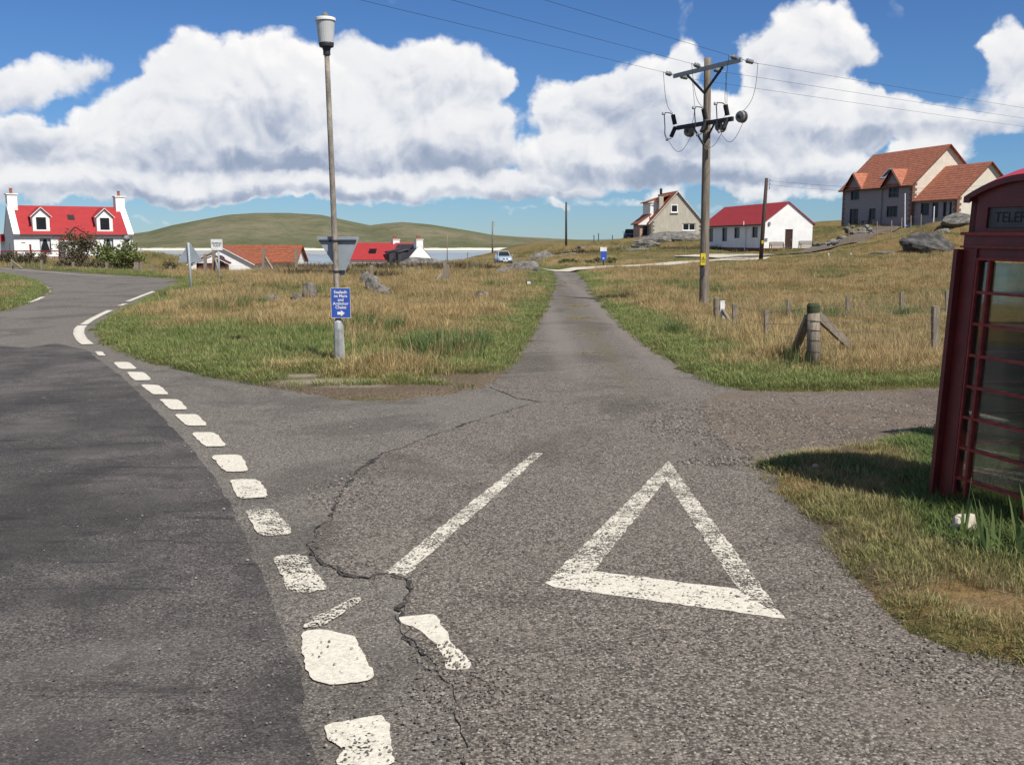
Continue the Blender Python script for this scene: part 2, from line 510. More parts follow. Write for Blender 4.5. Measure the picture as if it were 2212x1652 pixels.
MAT = {
    'asphalt': M_asphalt('junction asphalt', (.065, .057, .047), (.225, .20, .17), (.16, .145, .126), .35, .45, .7, tint=(.13, .115, .095), tracks=True),
    'chip': M_asphalt('chippings', (.053, .045, .036), (.228, .198, .165), (.125, .107, .088), .5, .5, .8, chip=92.0, tint=(.155, .132, .11), tracks=True),
    'dark': M_asphalt('main road asphalt', (.042, .037, .033), (.145, .13, .117), (.03, .027, .027), .38, .44, .56, chip=108.0, streak=.6),
    'tar': M('tar', (.07, .062, .053), (.03, .027, .023), 30, .8, .6, 80),
    'paint': M_paint('road paint', .36),
    'paint_mid': M_paint('part worn road paint', .435),
    'paint_worn': M_paint('worn road paint', .52),
    'white': M('white render', (.80, .79, .76), (.72, .71, .68), 1.2, .85, .08, 60),
    'white_paint': M('white paint', (.78, .77, .75), (.7, .69, .66), 3, .5),
    'red_roof': M('red roof sheet', (.33, .028, .030), (.28, .025, .027), 2.0, .75),
    'red_plinth': M('dark red paint', (.20, .022, .020), None, 3, .6),
    'brown_roof': M('brown tiles', (.30, .085, .04), (.17, .06, .03), 3.0, .8, .5, 18),
    'terra': M('terracotta tiles', (.40, .145, .08), (.27, .10, .06), 2.5, .8, .3, 20),
    'slate': M('slate', (.055, .055, .062), (.03, .03, .036), 4, .7, .3, 14),
    'stone_wall': M('grey roughcast', (.28, .28, .29), (.22, .22, .235), 5, .9, .3, 60),
    'cream': M('cream render', (.62, .57, .47), (.55, .50, .41), 1.5, .9, .1, 60),
    'beige': M('beige harling', (.47, .43, .35), (.37, .34, .28), 1.4, .95, .3, 70, stretch=(3, 3, .5)),
    'quoin': M('quoin stone', (.22, .11, .08), (.15, .09, .07), 4, .9),
    'quoin_grey': M('grey quoin', (.19, .18, .15), None, 4, .9),
    'pane': M('dark window glass', (.012, .014, .016), (.02, .022, .025), 1, .22, spec=.18),
    'curtain': M('net curtain', (.55, .56, .58), (.4, .42, .45), 12, .8),
    'dark_frame': M('dark frame', (.03, .026, .024), None, 8, .5),
    'brown_door': M('dark brown door', (.06, .03, .022), None, 5, .5),
    'pot': M('clay pot', (.33, .10, .06), None, 8, .8),
    'pink': M('pink render', (.50, .33, .26), None, 2, .9),
    'maroon': M('maroon timber', (.10, .018, .022), (.07, .014, .018), 6, .7),
    'wood': M('weathered wood', (.30, .25, .19), (.17, .14, .105), 7, .9, .5, 30, stretch=(6, 6, .7)),
    'wood_pole': M('pole timber', (.265, .22, .17), (.135, .11, .085), 5, .9, .5, 26, stretch=(5, 5, .35)),
    'wood_dark': M('tarred pole timber', (.085, .055, .042), (.04, .028, .023), 4, .8, .4, 24, stretch=(5, 5, .35)),
    'mould': M('green algae wood', (.06, .075, .035), (.04, .05, .025), 9, .9, .4, 40),
    'bench': M('teak bench', (.17, .125, .085), None, 9, .8),
    'galv': M('galvanised steel', (.34, .37, .39), (.27, .30, .32), 9, .6, 0, 40, metal=.1),
    'concrete': M('lamp column grey paint', (.40, .42, .42), (.27, .27, .25), 8, .75, .3, 60, detail=8),
    'concrete_col': M('weathered concrete', (.36, .31, .25), (.17, .15, .125), 11, .95, .6, 60, detail=8, stretch=(1, 1, .4)),
    'sign_grey': M('sign back', (.30, .33, .355), (.25, .28, .30), 5, .5, metal=.15),
    'black': M('black fitting', (.018, .018, .020), None, 8, .5),
    'steel_dark': M('dark steel', (.05, .053, .06), None, 8, .5, metal=.3),
    'porcelain': M('grey porcelain', (.20, .21, .22), (.13, .14, .15), 8, .3),
    'porcelain_w': M('white porcelain', (.24, .235, .23), (.14, .135, .13), 8, .3),
    'lamp_glass': M('frosted lamp bowl', (.50, .51, .50), (.43, .44, .43), 3, .5),
    'blue_sign': M('blue sign', (.035, .085, .36), (.03, .075, .33), 6, .45),
    'sign_white': M('sign white', (.78, .78, .76), None, 6, .5),
    'yellow': M('yellow plate', (.70, .53, .03), None, 6, .5),
    'box_red': M('phone box red', (.14, .018, .015), (.10, .014, .012), 7, .42, .12, 60, spec=.45),
    'box_red_pale': M('phone box red bars', (.30, .045, .035), (.20, .025, .022), 18, .5, .12, 60),  # lighter red for bars, beads and mouldings than for the posts
    'opal': M('opal glass', (.085, .095, .09), (.06, .065, .06), 9, .5),
    'letter': M('black letters', (.02, .02, .02), None, 9, .6),
    'glass': M_glass('phone box glass'),
    'rubber': M('tyre rubber', (.02, .02, .02), None, 9, .85),
    'wire': M('wire', (.06, .06, .065), None, 9, .6, metal=.4),
    'wire_light': M('fence wire', (.22, .21, .20), (.12, .11, .10), 30, .6, metal=.4),
    'silver': M('silver blue car paint', (.40, .48, .53), None, 2, .3, metal=.35, coat=.5, lo=0, hi=.01),
    'navy': M('dark blue car paint', (.012, .02, .04), None, 2, .3, coat=.6, lo=0, hi=.01),
    'blue_tarp': M('blue plastic', (.05, .2, .5), None, 4, .6),
    'bin': M('dark grey plastic', (.045, .048, .05), None, 6, .55),
    'dish': M('dish', (.22, .22, .23), None, 6, .6),
}

# ------------------------------------------------------------------ terrain heights
CTRL = [(0, 0, 0), (-10, 0, 0), (10, 0, 0), (-20, 10, 0), (22, 6, 0), (-8, 10, 0), (0, 15, 0), (2, 30, 0), (3, 45, 0), (1, 58, 0), (-15, 25, .02), (-22, 40, 0),
        (-30, 50, 0), (-45, 60, 0), (-60, 65, 0), (-40, 30, .1), (-60, 20, .2), (-28, 34, .15), (-42, 90, -.2), (-50, 80, -.1),
        (-4, 22, .08), (-7, 35, .1), (-12, 48, .0), (-20, 52, -.12), (-16, 44, -.05), (-4, 54, .1), (-28, 60, -.25), (-24, 57, -.2), (-10, 57, .0), (-33, 72, -.05), (-36, 92, .3), (-39, 102, .4), (-34, 83, .15), (-18, 64, -.6), (-10, 66, -.5), (-26, 68, -.7),
        (-20, 78, -2.0), (-12, 82, -2.3), (-27, 84, -2.2), (-5, 78, -.9), (-30, 105, -2.8), (-15, 110, -3.3), (-20, 150, -4.2), (-44, 125, -2), (-60, 150, -3),
        (-1, 114, -.8), (0, 72, -.1), (-1, 90, -.45), (4, 110, -.5), (8, 105, .1), (5, 80, 0), (-6, 112, -1.2),
        (8, 20, -.2), (6, 27, -.2), (12, 30, -.3), (20, 30, -.25), (10, 45, -.1), (20, 45, .05), (8, 60, .05), (15, 60, .1), (13, 75, .15), (19, 75, .1),
        (25, 92, .40), (29.5, 96, .75), (22, 112, .55), (19, 100, .45), (22, 86, .25), (14, 98, .6), (9, 88, .3), (8, 130, .8), (23, 150, 2.3), (18, 160, 1.7), (30, 152, 2.3), (25, 135, 1.6), (16, 140, 1.3),
        (28.8, 93, 1.1), (35.8, 100, 2.3), (41, 106, 3.1), (43, 117, 3.3), (50, 112, 3.4), (40, 122, 3.2), (30, 110, 1.9), (33, 118, 2.6),
        (21, 57, .5), (25, 60, .8), (29, 66, 2.2), (32, 72, 3.2), (38, 75, 3.6), (45, 70, 4.2), (27, 72, .85), (24, 78, .45), (29.5, 84, .95), (26, 82, .6), (36, 88, 1.9), (33, 92, 1.5), (44, 92, 3.6), (60, 80, 4.6),
        (34, 50, .8), (50, 50, 2), (60, 110, 4.5), (60, 160, 5), (100, 150, 6), (30, 200, 2.6), (60, 250, 3.2), (10, 160, 1.5), (6, 142, .9), (0, 135, -.6), (-6, 140, -2.4), (0, 175, -2.5), (14, 200, 1.6),
        (-10, 180, -4.6), (-40, 200, -5), (-70, 110, -.5), (-90, 100, 0), (-100, 180, -3.5), (-90, 40, .3), (40, 20, .2), (60, 20, .4), (0, -30, 0), (40, -30, .3), (-40, -30, .2)]
_c = np.array(CTRL, float)


def zbase(x, y):
    x = np.asarray(x, float)
    y = np.asarray(y, float)
    num = np.zeros_like(x)
    den = np.zeros_like(x)
    for cx, cy, cz in _c:
        d2 = (x - cx) ** 2 + (y - cy) ** 2
        w = 1.0 / (d2 + 6.0) ** 2.2
        num += w * cz
        den += w
    z = num / den
    sea = np.clip((y - 190) / 90, 0, 1)
    sea = sea * sea * (3 - 2 * sea) * np.clip((60 - x) / 60, 0, 1)
    return z * (1 - sea) + sea * -8.5


def gp(pts):
    return [tuple(G(x, y)[:2]) for x, y in pts]


VERGE_R = [(2212, 1442), (2100, 1412), (2000, 1372), (1920, 1312), (1840, 1232), (1780, 1152), (1720, 1092), (1660, 1042), (1632, 1008), (1700, 990), (1800, 975), (1900, 955), (2030, 928)]
FIELD_R = [(2300, 832), (2035, 838), (1850, 846), (1700, 849), (1600, 845), (1530, 828), (1480, 800), (1430, 770), (1380, 735), (1330, 690), (1290, 640), (1262, 600), (1245, 588)]
WEDGE = [(1172, 583), (1190, 590), (1198, 605), (1190, 630), (1165, 690), (1130, 750), (1090, 803), (1040, 832), (960, 855), (850, 866), (720, 860), (640, 846), (520, 826), (400, 800), (300, 776), (228, 742), (210, 708), (262, 672), (330, 641), (388, 614), (392, 607)]
FAR_L = [(380, 602), (300, 597), (200, 591), (100, 584), (0, 577)]
BIT_L = [(0, 592), (40, 599), (80, 609), (102, 630), (60, 656), (0, 674)]
fl = gp(FAR_L)
bl = gp(BIT_L)
ROAD = ([(3.2, -9)] + [(2.6, 2.2)] + gp(VERGE_R) + [(6.5, 9.2), (14, 9.6), (14, 12.4)] + gp(FIELD_R) + [(2.4, 62), (1.5, 75), (1.2, 100), (1.5, 117), (-3, 117), (-1.8, 100), (-1.2, 75)]
        + gp(WEDGE) + fl + [(fl[-1][0] - 30, fl[-1][1] + 1), (bl[0][0] - 30, bl[0][1] - 1)] + bl + [(bl[-1][0] - 12, bl[-1][1] - 9), (-26, 5), (-14, -9)])
_r = np.array(ROAD)


def road_sdf(x, y):
    """signed distance to the edge of the metalled surface, negative on it"""
    x = np.asarray(x, float)
    y = np.asarray(y, float)
    d2 = np.full(x.shape, 1e9)
    ins = np.zeros(x.shape, bool)
    n = len(_r)
    for i in range(n):
        x0, y0 = _r[i]
        x1, y1 = _r[(i + 1) % n]
        ex, ey = x1 - x0, y1 - y0
        t = np.clip(((x - x0) * ex + (y - y0) * ey) / (ex * ex + ey * ey + 1e-12), 0, 1)
        d2 = np.minimum(d2, (x - x0 - t * ex) ** 2 + (y - y0 - t * ey) ** 2)
        c = ((y0 > y) != (y1 > y)) & (x < (x1 - x0) * (y - y0) / (y1 - y0 + 1e-12) + x0)
        ins ^= c
    d = np.sqrt(d2)
    return np.where(ins, -d, d)


def vnoise(x, y, s, seed=0.0):
    return np.array([mn.noise((a * s, b * s, seed)) for a, b in zip(x.ravel(), y.ravel())]).reshape(x.shape)


def smooth(t):
    t = np.clip(t, 0, 1)
    return t * t * (3 - 2 * t)


def zroad(y):
    y = np.asarray(y, float)
    return -0.85 * smooth((y - 60) / 55)


def zground(x, y, rough=None):
    x = np.asarray(x, float)
    y = np.asarray(y, float)
    s = road_sdf(x, y)
    if rough is not None:
        s = s + rough * np.clip(y / 12, .5, 3) * .22
    zb = zbase(x, y)
    edge = zroad(y)
    w = smooth((s - .3) / 3.5)
    lip = np.clip(s * .35, -.10, .05)
    return (edge + lip) * (1 - w) + (zb + .05) * w


def zg(x, y):
    return float(zground(np.array([x]), np.array([y]))[0])


def axis(lo, hi, c0, c1, fine, grow):
    pts = list(np.arange(c0, c1, fine))
    st, p = fine, c1
    while p < hi:
        pts.append(p); st *= grow; p += st
    st, p = fine, c0
    left = []
    while p > lo:
        st *= grow; p -= st; left.append(p)
    return np.array(sorted(left) + pts)


def blob(x, y, cx, cy, rx, ry):
    return np.clip(1 - ((x - cx) / rx) ** 2 - ((y - cy) / ry) ** 2, 0, 1)


def build_ground():
    xs = axis(-170, 180, -7, 7, .14, 1.035)
    ys = axis(-12, 420, 3.5, 20, .13, 1.028)
    xs = np.concatenate([[-9000, -3000, -1000, -400], xs, [400, 1000, 3000, 9000]])
    ys = np.concatenate([[-3000, -600, -120], ys, [600, 1200, 3000, 12000]])
    X, Y = np.meshgrid(xs, ys)
    sh = X.shape
    rough = vnoise(X, Y, 1.3, 2.0) + .6 * vnoise(X, Y, 4.0, 5.0)
    far = np.clip(Y / 30, .4, 3.0)
    Z = zground(X, Y, rough)
    s = road_sdf(X, Y)
    bump = (vnoise(X, Y, .55, 9) * .10 + vnoise(X, Y, 1.7, 4) * .045) * smooth((s - .5) / 3) * np.clip(Y / 20, .5, 1.1)
    hump = vnoise(X, Y, .11, 14) * .12 * smooth((s - 4) / 10) * smooth((Y - 40) / 40)
    Z = Z + bump + hump
    # soil zones
    g1 = vnoise(X, Y, .16, 3)
    g2 = vnoise(X, Y, .6, 8)
    green = smooth(1 - (s - .6) / 2.2) * .85 + smooth((g1 + .4 * g2 - .12) / .3) * .55
    green = np.maximum(green, smooth((Y - 60) / 20) * (.35 + .5 * smooth((g1 + .5 * g2) / .3)))
    wc = G(330, 760)
    green = np.maximum(green, blob(X, Y, wc.x + .8, wc.y + 1.2, 4.5, 5))
    dirt = np.zeros(sh)
    for (px, py, rx, ry) in ((900, 850, 1.7, .62), (1030, 826, .8, .7), (1080, 800, .5, .9), (740, 846, 1.5, .45), (600, 838, 1.2, .3)):
        c = G(px, py); dirt = np.maximum(dirt, smooth(blob(X, Y, c.x, c.y, rx, ry) * 2.2))
    nearv = smooth((12 - Y) / 2) * smooth((X - .5) / 1)
    c = G(2050, 1260)
    dirt = np.maximum(dirt, nearv * smooth((g2 * .8 + vnoise(X, Y, 2.6, 31) + .02) / .35) * .8)
    green = np.maximum(green * (1 - nearv), nearv * smooth((vnoise(X, Y, 1.2, 77) + .25) / .5))
    sand = np.zeros(sh)
    for (px, py, rx, ry) in ((705, 832, .85, .34), (650, 820, .45, .26), (770, 842, .5, .2)):
        c = G(px, py); sand = np.maximum(sand, smooth(blob(X, Y, c.x, c.y, rx, ry) * 1.3 + (g2 + vnoise(X, Y, 3.1, 40)) * .35 - .15) * .8 * (blob(X, Y, c.x, c.y, rx, ry) > 0))
    sand = np.maximum(sand, smooth((-3.9 - Z) / .8))
    me = bpy.data.meshes.new('ground')
    ny, nx = sh
    V = np.stack([X, Y, Z], -1).reshape(-1, 3)
    idx = np.arange(nx * ny).reshape(ny, nx)
    F = np.stack([idx[:-1, :-1], idx[:-1, 1:], idx[1:, 1:], idx[1:, :-1]], -1).reshape(-1, 4)
    me.from_pydata(V.tolist(), [], F.tolist())
    for nm, a in (('green', green), ('dirt', dirt), ('sand', sand)):
        at = me.attributes.new(nm, 'FLOAT', 'POINT')
        at.data.foreach_set('value', a.ravel().astype(np.float32))
    m, t, b = mat_new('moor ground')
    p = t.n('ShaderNodeNewGeometry').outputs['Position']
    A = {k: t.n('ShaderNodeAttribute', attribute_name=k).outputs['Fac'] for k in ('green', 'dirt', 'sand')}
    fine = t.noise(p, 9, 7, .7)
    mid = t.noise(p, .45, 6, .6)
    lo_ = t.noise(p, .08, 5, .6)
    straw = t.mix(t.ramp(fine, .3, .7), (.13, .085, .035), (.31, .205, .09))
    straw = t.mix(t.m('MULTIPLY', t.ramp(mid, .45, .65), .6), straw, (.17, .12, .05))
    grn = t.mix(t.ramp(fine, .3, .7), (.035, .048, .014), (.115, .125, .04))
    grn = t.mix(t.m('MULTIPLY', t.ramp(lo_, .42, .62), .65), grn, (.15, .12, .05))
    grn = t.mix(t.m('MULTIPLY', t.ramp(mid, .6, .72), .6), grn, (.055, .04, .022))
    c = t.mix(A['green'], straw, grn)
    dcol = t.mix(t.ramp(t.noise(p, 35, 6, .7), .3, .7), (.075, .055, .038), (.24, .185, .125))
    c = t.mix(A['dirt'], c, dcol)
    scol = t.mix(t.ramp(t.noise(p, 22, 6, .7), .3, .7), (.24, .195, .14), (.46, .40, .31))
    c = t.mix(A['sand'], c, scol)
    t.set(b.inputs['Base Color'], c)
    b.inputs['Roughness'].default_value = .95
    b.inputs['Specular IOR Level'].default_value = .1
    bn = t.n('ShaderNodeBump', {'Strength': .8, 'Distance': .06, 'Height': t.m('ADD', fine, t.noise(p, 40, 4, .7))})
    t.set(b.inputs['Normal'], bn.outputs[0])
    return struct(link('ground', me, m, smooth=True))


build_ground()


# ------------------------------------------------------------------ roads and markings
def ragged(poly, step=.06, amp=.012, seed=0.0, far=True):
    out = []
    n = len(poly)
    for i in range(n):
        a, b = Vector(poly[i]), Vector(poly[(i + 1) % n])
        k = max(1, int((b - a).length / step))
        nr = Vector((-(b - a).y, (b - a).x)).normalized()
        for j in range(k):
            q = a + (b - a) * (j / k)
            q += nr * (mn.noise((q.x * 9, q.y * 9, seed)) * amp + mn.noise((q.x * 40, q.y * 40, seed + 4)) * amp * .6)
            out.append((q.x, q.y))
    return out


def rounded(poly, f, n=2):
    for _ in range(n):
        q = []
        for i in range(len(poly)):
            a, b_ = Vector(poly[i]), Vector(poly[(i + 1) % len(poly)])
            q += [tuple(a.lerp(b_, f)), tuple(a.lerp(b_, 1 - f))]
        poly = q
    return poly


def mark(name, poly, z, mat, parent, rim=.035):
    import bmesh
    b = bmesh.new()
    f = b.faces.new([b.verts.new((x, y, z)) for x, y in poly])
    f.normal_update()
    if f.normal.z < 0:
        f.normal_flip()
    lay = b.verts.layers.float.new('core')
    bmesh.ops.inset_region(b, faces=[f], thickness=rim, use_even_offset=False)
    for v in f.verts:
        v[lay] = 1.0
    me = bpy.data.meshes.new(name)
    b.to_mesh(me)
    b.free()
    return link(name, me, mat, parent)


def sheet(name, poly, z, mat, parent=None, thick=0.0):
    mb = MB()
    if thick:
        mb.prism(poly, z - thick, z)
    else:
        mb.add([(x, y, z) for x, y in poly], [tuple(range(len(poly)))])
    o = mb.build(name, mat, parent, fix=False)
    if not thick and o.data.polygons[0].normal.z < 0:
        o.data.flip_normals()
    return o


# junction sheet reaches under the verges; the ground rises over its edge
def offset_poly(poly, d):
    n = len(poly)
    area = sum(poly[i][0] * poly[(i + 1) % n][1] - poly[(i + 1) % n][0] * poly[i][1] for i in range(n))
    sg = 1 if area > 0 else -1
    out = []
    for i in range(n):
        a, b_, c = Vector(poly[i - 1]), Vector(poly[i]), Vector(poly[(i + 1) % n])
        d1, d2 = (b_ - a).normalized(), (c - b_).normalized()
        n1, n2 = Vector((d1.y, -d1.x)), Vector((d2.y, -d2.x))
        k = n1 + n2
        if k.length < .3:
            k = n1
        k = k.normalized() * min(1.8, 1 / max(.45, k.normalized().dot(n1)))
        out.append(tuple(b_ + k * sg * d))
    return out


jun = offset_poly([q for q in ROAD if q[1] < 63.0 or q[0] < -20], .45)
road = struct(sheet('road', jun, 0.0, MAT['asphalt']))
lane = MB()
ly = np.linspace(59.9, 117, 24)
lv = []
for y in ly:
    cxm = np.interp(y, [59, 64, 75, 100, 117], [1.1, .9, .2, -.2, -.6])
    lv += [(cxm - 1.5, y, float(zroad(y)) - .002), (cxm + 1.6, y, float(zroad(y)) - .002)]
lane.add(lv, [(2 * i, 2 * i + 1, 2 * i + 3, 2 * i + 2) for i in range(len(ly) - 1)])
struct(lane.build('lane', MAT['asphalt']))

MAIN = gp([(395, 604), (335, 634), (262, 664), (185, 698), (163, 718), (172, 742), (205, 772), (262, 812), (330, 880), (402, 955), (462, 1030), (502, 1100), (532, 1160), (570, 1255), (605, 1345), (640, 1420), (662, 1500), (640, 1560), (690, 1652)])
main_poly = [(-22, -8)] + [(-1.0, -8), (-.75, 1.6)] + list(reversed(MAIN[6:])) + gp([(190, 757), (120, 742), (60, 752), (0, 748)]) + [(-14, 17.2), (-22, 18)]
main_poly = ragged(main_poly, .12, .025, 3.0)
main_road = struct(sheet('main_road', main_poly, 0.006, MAT['dark'], thick=.005))

OV = gp([(1170, 868), (1080, 893), (1000, 920), (900, 955), (820, 985), (770, 1020), (738, 1060), (722, 1110), (690, 1140), (668, 1185), (700, 1220), (740, 1240), (800, 1252), (840, 1244), (878, 1254), (890, 1275), (872, 1310), (860, 1340),
         (882, 1378), (925, 1425), (965, 1470), (985, 1540), (1010, 1652)])
ov_poly = [(.2, 1.2)] + list(reversed(OV)) + gp([(1120, 862), (1060, 838), (1085, 800)]) + [(-.4, 18), (-.2, 24), (.1, 32), (.7, 45), (1.0, 56), (2.6, 56), (2.7, 45), (2.9, 30), (3.6, 20), (4.8, 14.5), (5.2, 12), (4.4, 10.6), (3.0, 10), (4.4, 8), (9, 4), (9, 1.2)]
ov_poly = ragged(ov_poly, .05, .035, 8.0)
side_road = struct(sheet('side_road', ov_poly, 0.009, MAT['chip'], thick=.008))
# tar-dark broken edge of the dressing
cr = MB()
path = [Vector(q) for q in ragged(OV, .04, .05, 8.5)]
path = path[:min(range(len(path)), key=lambda i: (path[i] - Vector(OV[-4])).length)]
for i in range(len(path) - 1):
    a, b = path[i], path[i + 1]
    d = (b - a)
    if d.length > .3:
        continue
    nr = Vector((-d.y, d.x)).normalized()
    w0 = max(.003, .004 + .020 * mn.noise((a.x * 3, a.y * 3, 1)) + .02 * mn.noise((a.x * 17, a.y * 17, 2)))
    w1 = max(.003, .004 + .020 * mn.noise((b.x * 3, b.y * 3, 1)) + .02 * mn.noise((b.x * 17, b.y * 17, 2)))
    if w0 + w1 < .004:
        continue
    cr.add([(*(a - nr * w0), .0105), (*(a + nr * w0 * 1.5), .0105), (*(b + nr * w1 * 1.5), .0105), (*(b - nr * w1), .0105)], [(0, 1, 2, 3)])
cr.build('edge_crack', MAT['tar'], side_road)

DASH = [[(205, 760), (220, 760), (229, 769), (213, 769)], [(245, 783), (279, 783), (297, 798), (259, 798)], [(272, 804), (311, 805), (329, 822), (291, 823)], [(303, 831), (344, 833), (366, 853), (330, 853)],
        [(343, 863), (387, 864), (408, 886), (369, 886)], [(376, 896), (427, 896), (450, 921), (403, 921)], [(412, 935), (465, 935), (491, 965), (441, 966)], [(456, 985), (519, 983), (539, 1019), (483, 1021)],
        [(493, 1038), (560, 1036), (582, 1076), (516, 1079)], [(526, 1104), (593, 1101), (637, 1155), (560, 1160)], [(583, 1204), (661, 1198), (668, 1222), (710, 1272), (690, 1280), (626, 1285), (606, 1240)],
        [(648, 1368), (700, 1360), (765, 1375), (776, 1400), (808, 1462), (795, 1475), (720, 1482), (668, 1472), (655, 1420)],
        [(697, 1566), (760, 1560), (822, 1543), (847, 1568), (843, 1606), (864, 1660), (720, 1660), (745, 1622), (705, 1600)],
        [(645, 1362), (690, 1332), (770, 1292), (785, 1299), (745, 1325), (700, 1356)],
        [(858, 1336), (935, 1329), (950, 1345), (978, 1390), (1022, 1444), (1000, 1450), (960, 1450), (955, 1415), (925, 1378), (895, 1357), (866, 1350)]]
worn = {9, 10, 13}
for i, q in enumerate(DASH):
    z = .0155 if i >= 13 else .013
    if i in (11, 12):
        z = .0125
    mark('give_way_mark', ragged(rounded(gp(q), .2 if i >= 10 else .12), .025, .014, i * 1.7), z - .004, MAT['paint_worn' if i in worn else 'paint_mid' if i in (8, 12) else 'paint'], main_road)
mark('lane_line', ragged(gp([(830, 1240), (876, 1247), (1174, 981), (1152, 980)]), .03, .014, 3), .0115, MAT['paint_worn'], side_road, .016)
tri_o, tri_i = gp([(1444, 998), (1178, 1262), (1196, 1272), (1696, 1341)]), gp([(1438, 1040), (1283, 1237), (1592, 1276)])
for k, q in enumerate(([tri_o[0], tri_o[1], tri_i[1], tri_i[0]], [tri_o[1], tri_o[2], tri_o[3], tri_i[2], tri_i[1]], [tri_o[3], tri_o[0], tri_i[0], tri_i[2]])):
    mark('give_way_triangle', ragged(q, .03, .014, k * 5.0), .0115 + k * .0004, MAT['paint_worn' if k != 1 else 'paint_mid'], side_road)


def line_strip(pts, w, z, name='edge_line', parent=main_road, mat='paint'):
    p = [Vector(q) for q in gp(pts)]
    L, Rr = [], []
    for i, q in enumerate(p):
        d = (p[min(i + 1, len(p) - 1)] - p[max(i - 1, 0)]).normalized()
        nrm = Vector((-d.y, d.x)) * w / 2
        L.append(q + nrm)
        Rr.append(q - nrm)
    mb = MB()
    mid = [(a + b_) / 2 for a, b_ in zip(L, Rr)]
    n = len(p)
    mb.add([(*a, z) for a in L] + [(*a, z) for a in mid] + [(*a, z) for a in Rr], [(k * n + i, k * n + i + 1, (k + 1) * n + i + 1, (k + 1) * n + i) for k in range(2) for i in range(n - 1)])
    o = mb.build(name, MAT[mat], parent)
    at = o.data.attributes.new('core', 'FLOAT', 'POINT')
    at.data.foreach_set('value', [.75] * n + [1.0] * n + [.75] * n)
    if o.data.polygons[0].normal.z < 0:
        o.data.flip_normals()


line_strip([(190, 745), (177, 735), (170, 722), (171, 712), (178, 704)], .20, .013)
line_strip([(181, 702), (196, 692), (215, 682), (238, 671)], .16, .013)
line_strip([(259, 661), (271, 657)], .14, .013)
line_strip([(276, 652), (306, 640), (335, 629)], .15, .013)
line_strip([(60, 655), (78, 649), (93, 642)], .14, .013)
line_strip([(100, 637), (108, 630), (106, 624), (98, 617)], .13, .013, mat='paint_worn')
line_strip([(68, 605), (48, 601), (29, 598)], .13, .013)
line_strip([(0, 580), (90, 587), (174, 594), (243, 597)], .12, .013)

# gravel lay-by beside the phone box
LAY = gp([(1512, 870), (1560, 850), (1640, 850), (1850, 846), (2050, 836)]) + [(14, 12.6), (14, 9.3), (6.5, 8.9)] + gp([(2030, 940), (1900, 968), (1760, 988), (1640, 1000), (1570, 965), (1530, 930), (1520, 900)])
MAT['gravel'] = M_asphalt('lay-by gravel', (.075, .061, .047), (.215, .178, .14), (.115, .085, .06), .45, .40, .56, chip=62.0, tint=(.15, .112, .08))
gravel_bed = struct(sheet('gravel_bed', ragged(LAY, .07, .07, 5), .013, MAT['gravel']))

# shell sand track and yard of the hall
MAT['shell'] = M('shell sand', (.52, .47, .38), (.38, .34, .27), 3, .95, .3, 30, world=True)


def drape(name, pts, widths, mat, dz=.03, step=1.2):
    p = [Vector(q) for q in pts]
    out, ws = [], []
    for i in range(len(p) - 1):
        k = max(1, int((p[i + 1] - p[i]).length / step))
        for j in range(k):
            out.append(p[i].lerp(p[i + 1], j / k)); ws.append(widths[i] + (widths[i + 1] - widths[i]) * j / k)
    out.append(p[-1]); ws.append(widths[-1])
    mb = MB()
    rows = []
    NX = 7
    for i, q in enumerate(out):
        d = (out[min(i + 1, len(out) - 1)] - out[max(i - 1, 0)]).normalized()
        nr = Vector((-d.y, d.x))
        w = ws[i] * (1 + .12 * mn.noise((i * .7, 3, 1)))
        for k in range(NX):
            e = q + nr * (k / (NX - 1) - .5) * w
            rows.append((e.x, e.y))
    R_ = np.array(rows)
    z = zground(R_[:, 0], R_[:, 1]) + dz + .1
    fs = [(i * NX + k, i * NX + k + 1, (i + 1) * NX + k + 1, (i + 1) * NX + k) for i in range(len(out) - 1) for k in range(NX - 1)]
    mb.add([(a, b, float(c)) for (a, b), c in zip(rows, z)], fs)
    o = mb.build(name, mat, None)
    if o.data.polygons[0].normal.z < 0:
        o.data.flip_normals()
    return struct(o)


drape('track', [(2.9, 56.5), (5.5, 59.5), (9, 63), (14, 70), (19, 79)], [3.2, 2.4, 2.2, 2.4, 3.5], MAT['shell'])
drape('yard', [(15.5, 84), (20, 86), (24.5, 88)], [7, 11, 8], MAT['shell'], -.05)
drape('driveway', [(17, 78), (22, 82.5), (28, 90), (32, 95), (36, 100), (41, 106), (44, 109)], [2.6, 3, 3, 3, 3, 3, 4], MAT['gravel'], .03)

# ------------------------------------------------------------------ sea, sand, hill
m, t, b = mat_new('sea water')
p = t.n('ShaderNodeNewGeometry').outputs['Position']
wv = t.n('ShaderNodeVectorMath', {0: p, 1: (.02, .08, 1)}, operation='MULTIPLY').outputs[0]
t.set(b.inputs['Base Color'], t.mix(t.ramp(t.noise(wv, 1.2, 5, .6), .4, .65), (.17, .235, .27), (.27, .295, .29)))
b.inputs['Roughness'].default_value = .35
bn = t.n('ShaderNodeBump', {'Strength': .5, 'Distance': .3, 'Height': t.noise(p, .6, 4, .6)})
t.set(b.inputs['Normal'], bn.outputs[0])
MAT['sea'] = m
struct(sheet('sea', [(-9000, 150), (9000, 150), (9000, 30000), (-9000, 30000)], -6.0, m))
MAT['beach'] = M('pale beach sand', (.62, .57, .46), (.45, .41, .34), .05, .9, world=True)
bar = [(-95, 660), (-60, 648), (-20, 640), (25, 655), (60, 690), (20, 672), (-30, 664), (-70, 672)]
struct(sheet('sand_bar', ragged(bar, 6, 3, 2), -5.93, MAT['beach']))
bar2 = [(-380, 720), (-250, 560), (-150, 520), (-60, 560), (-90, 690), (-260, 735)]
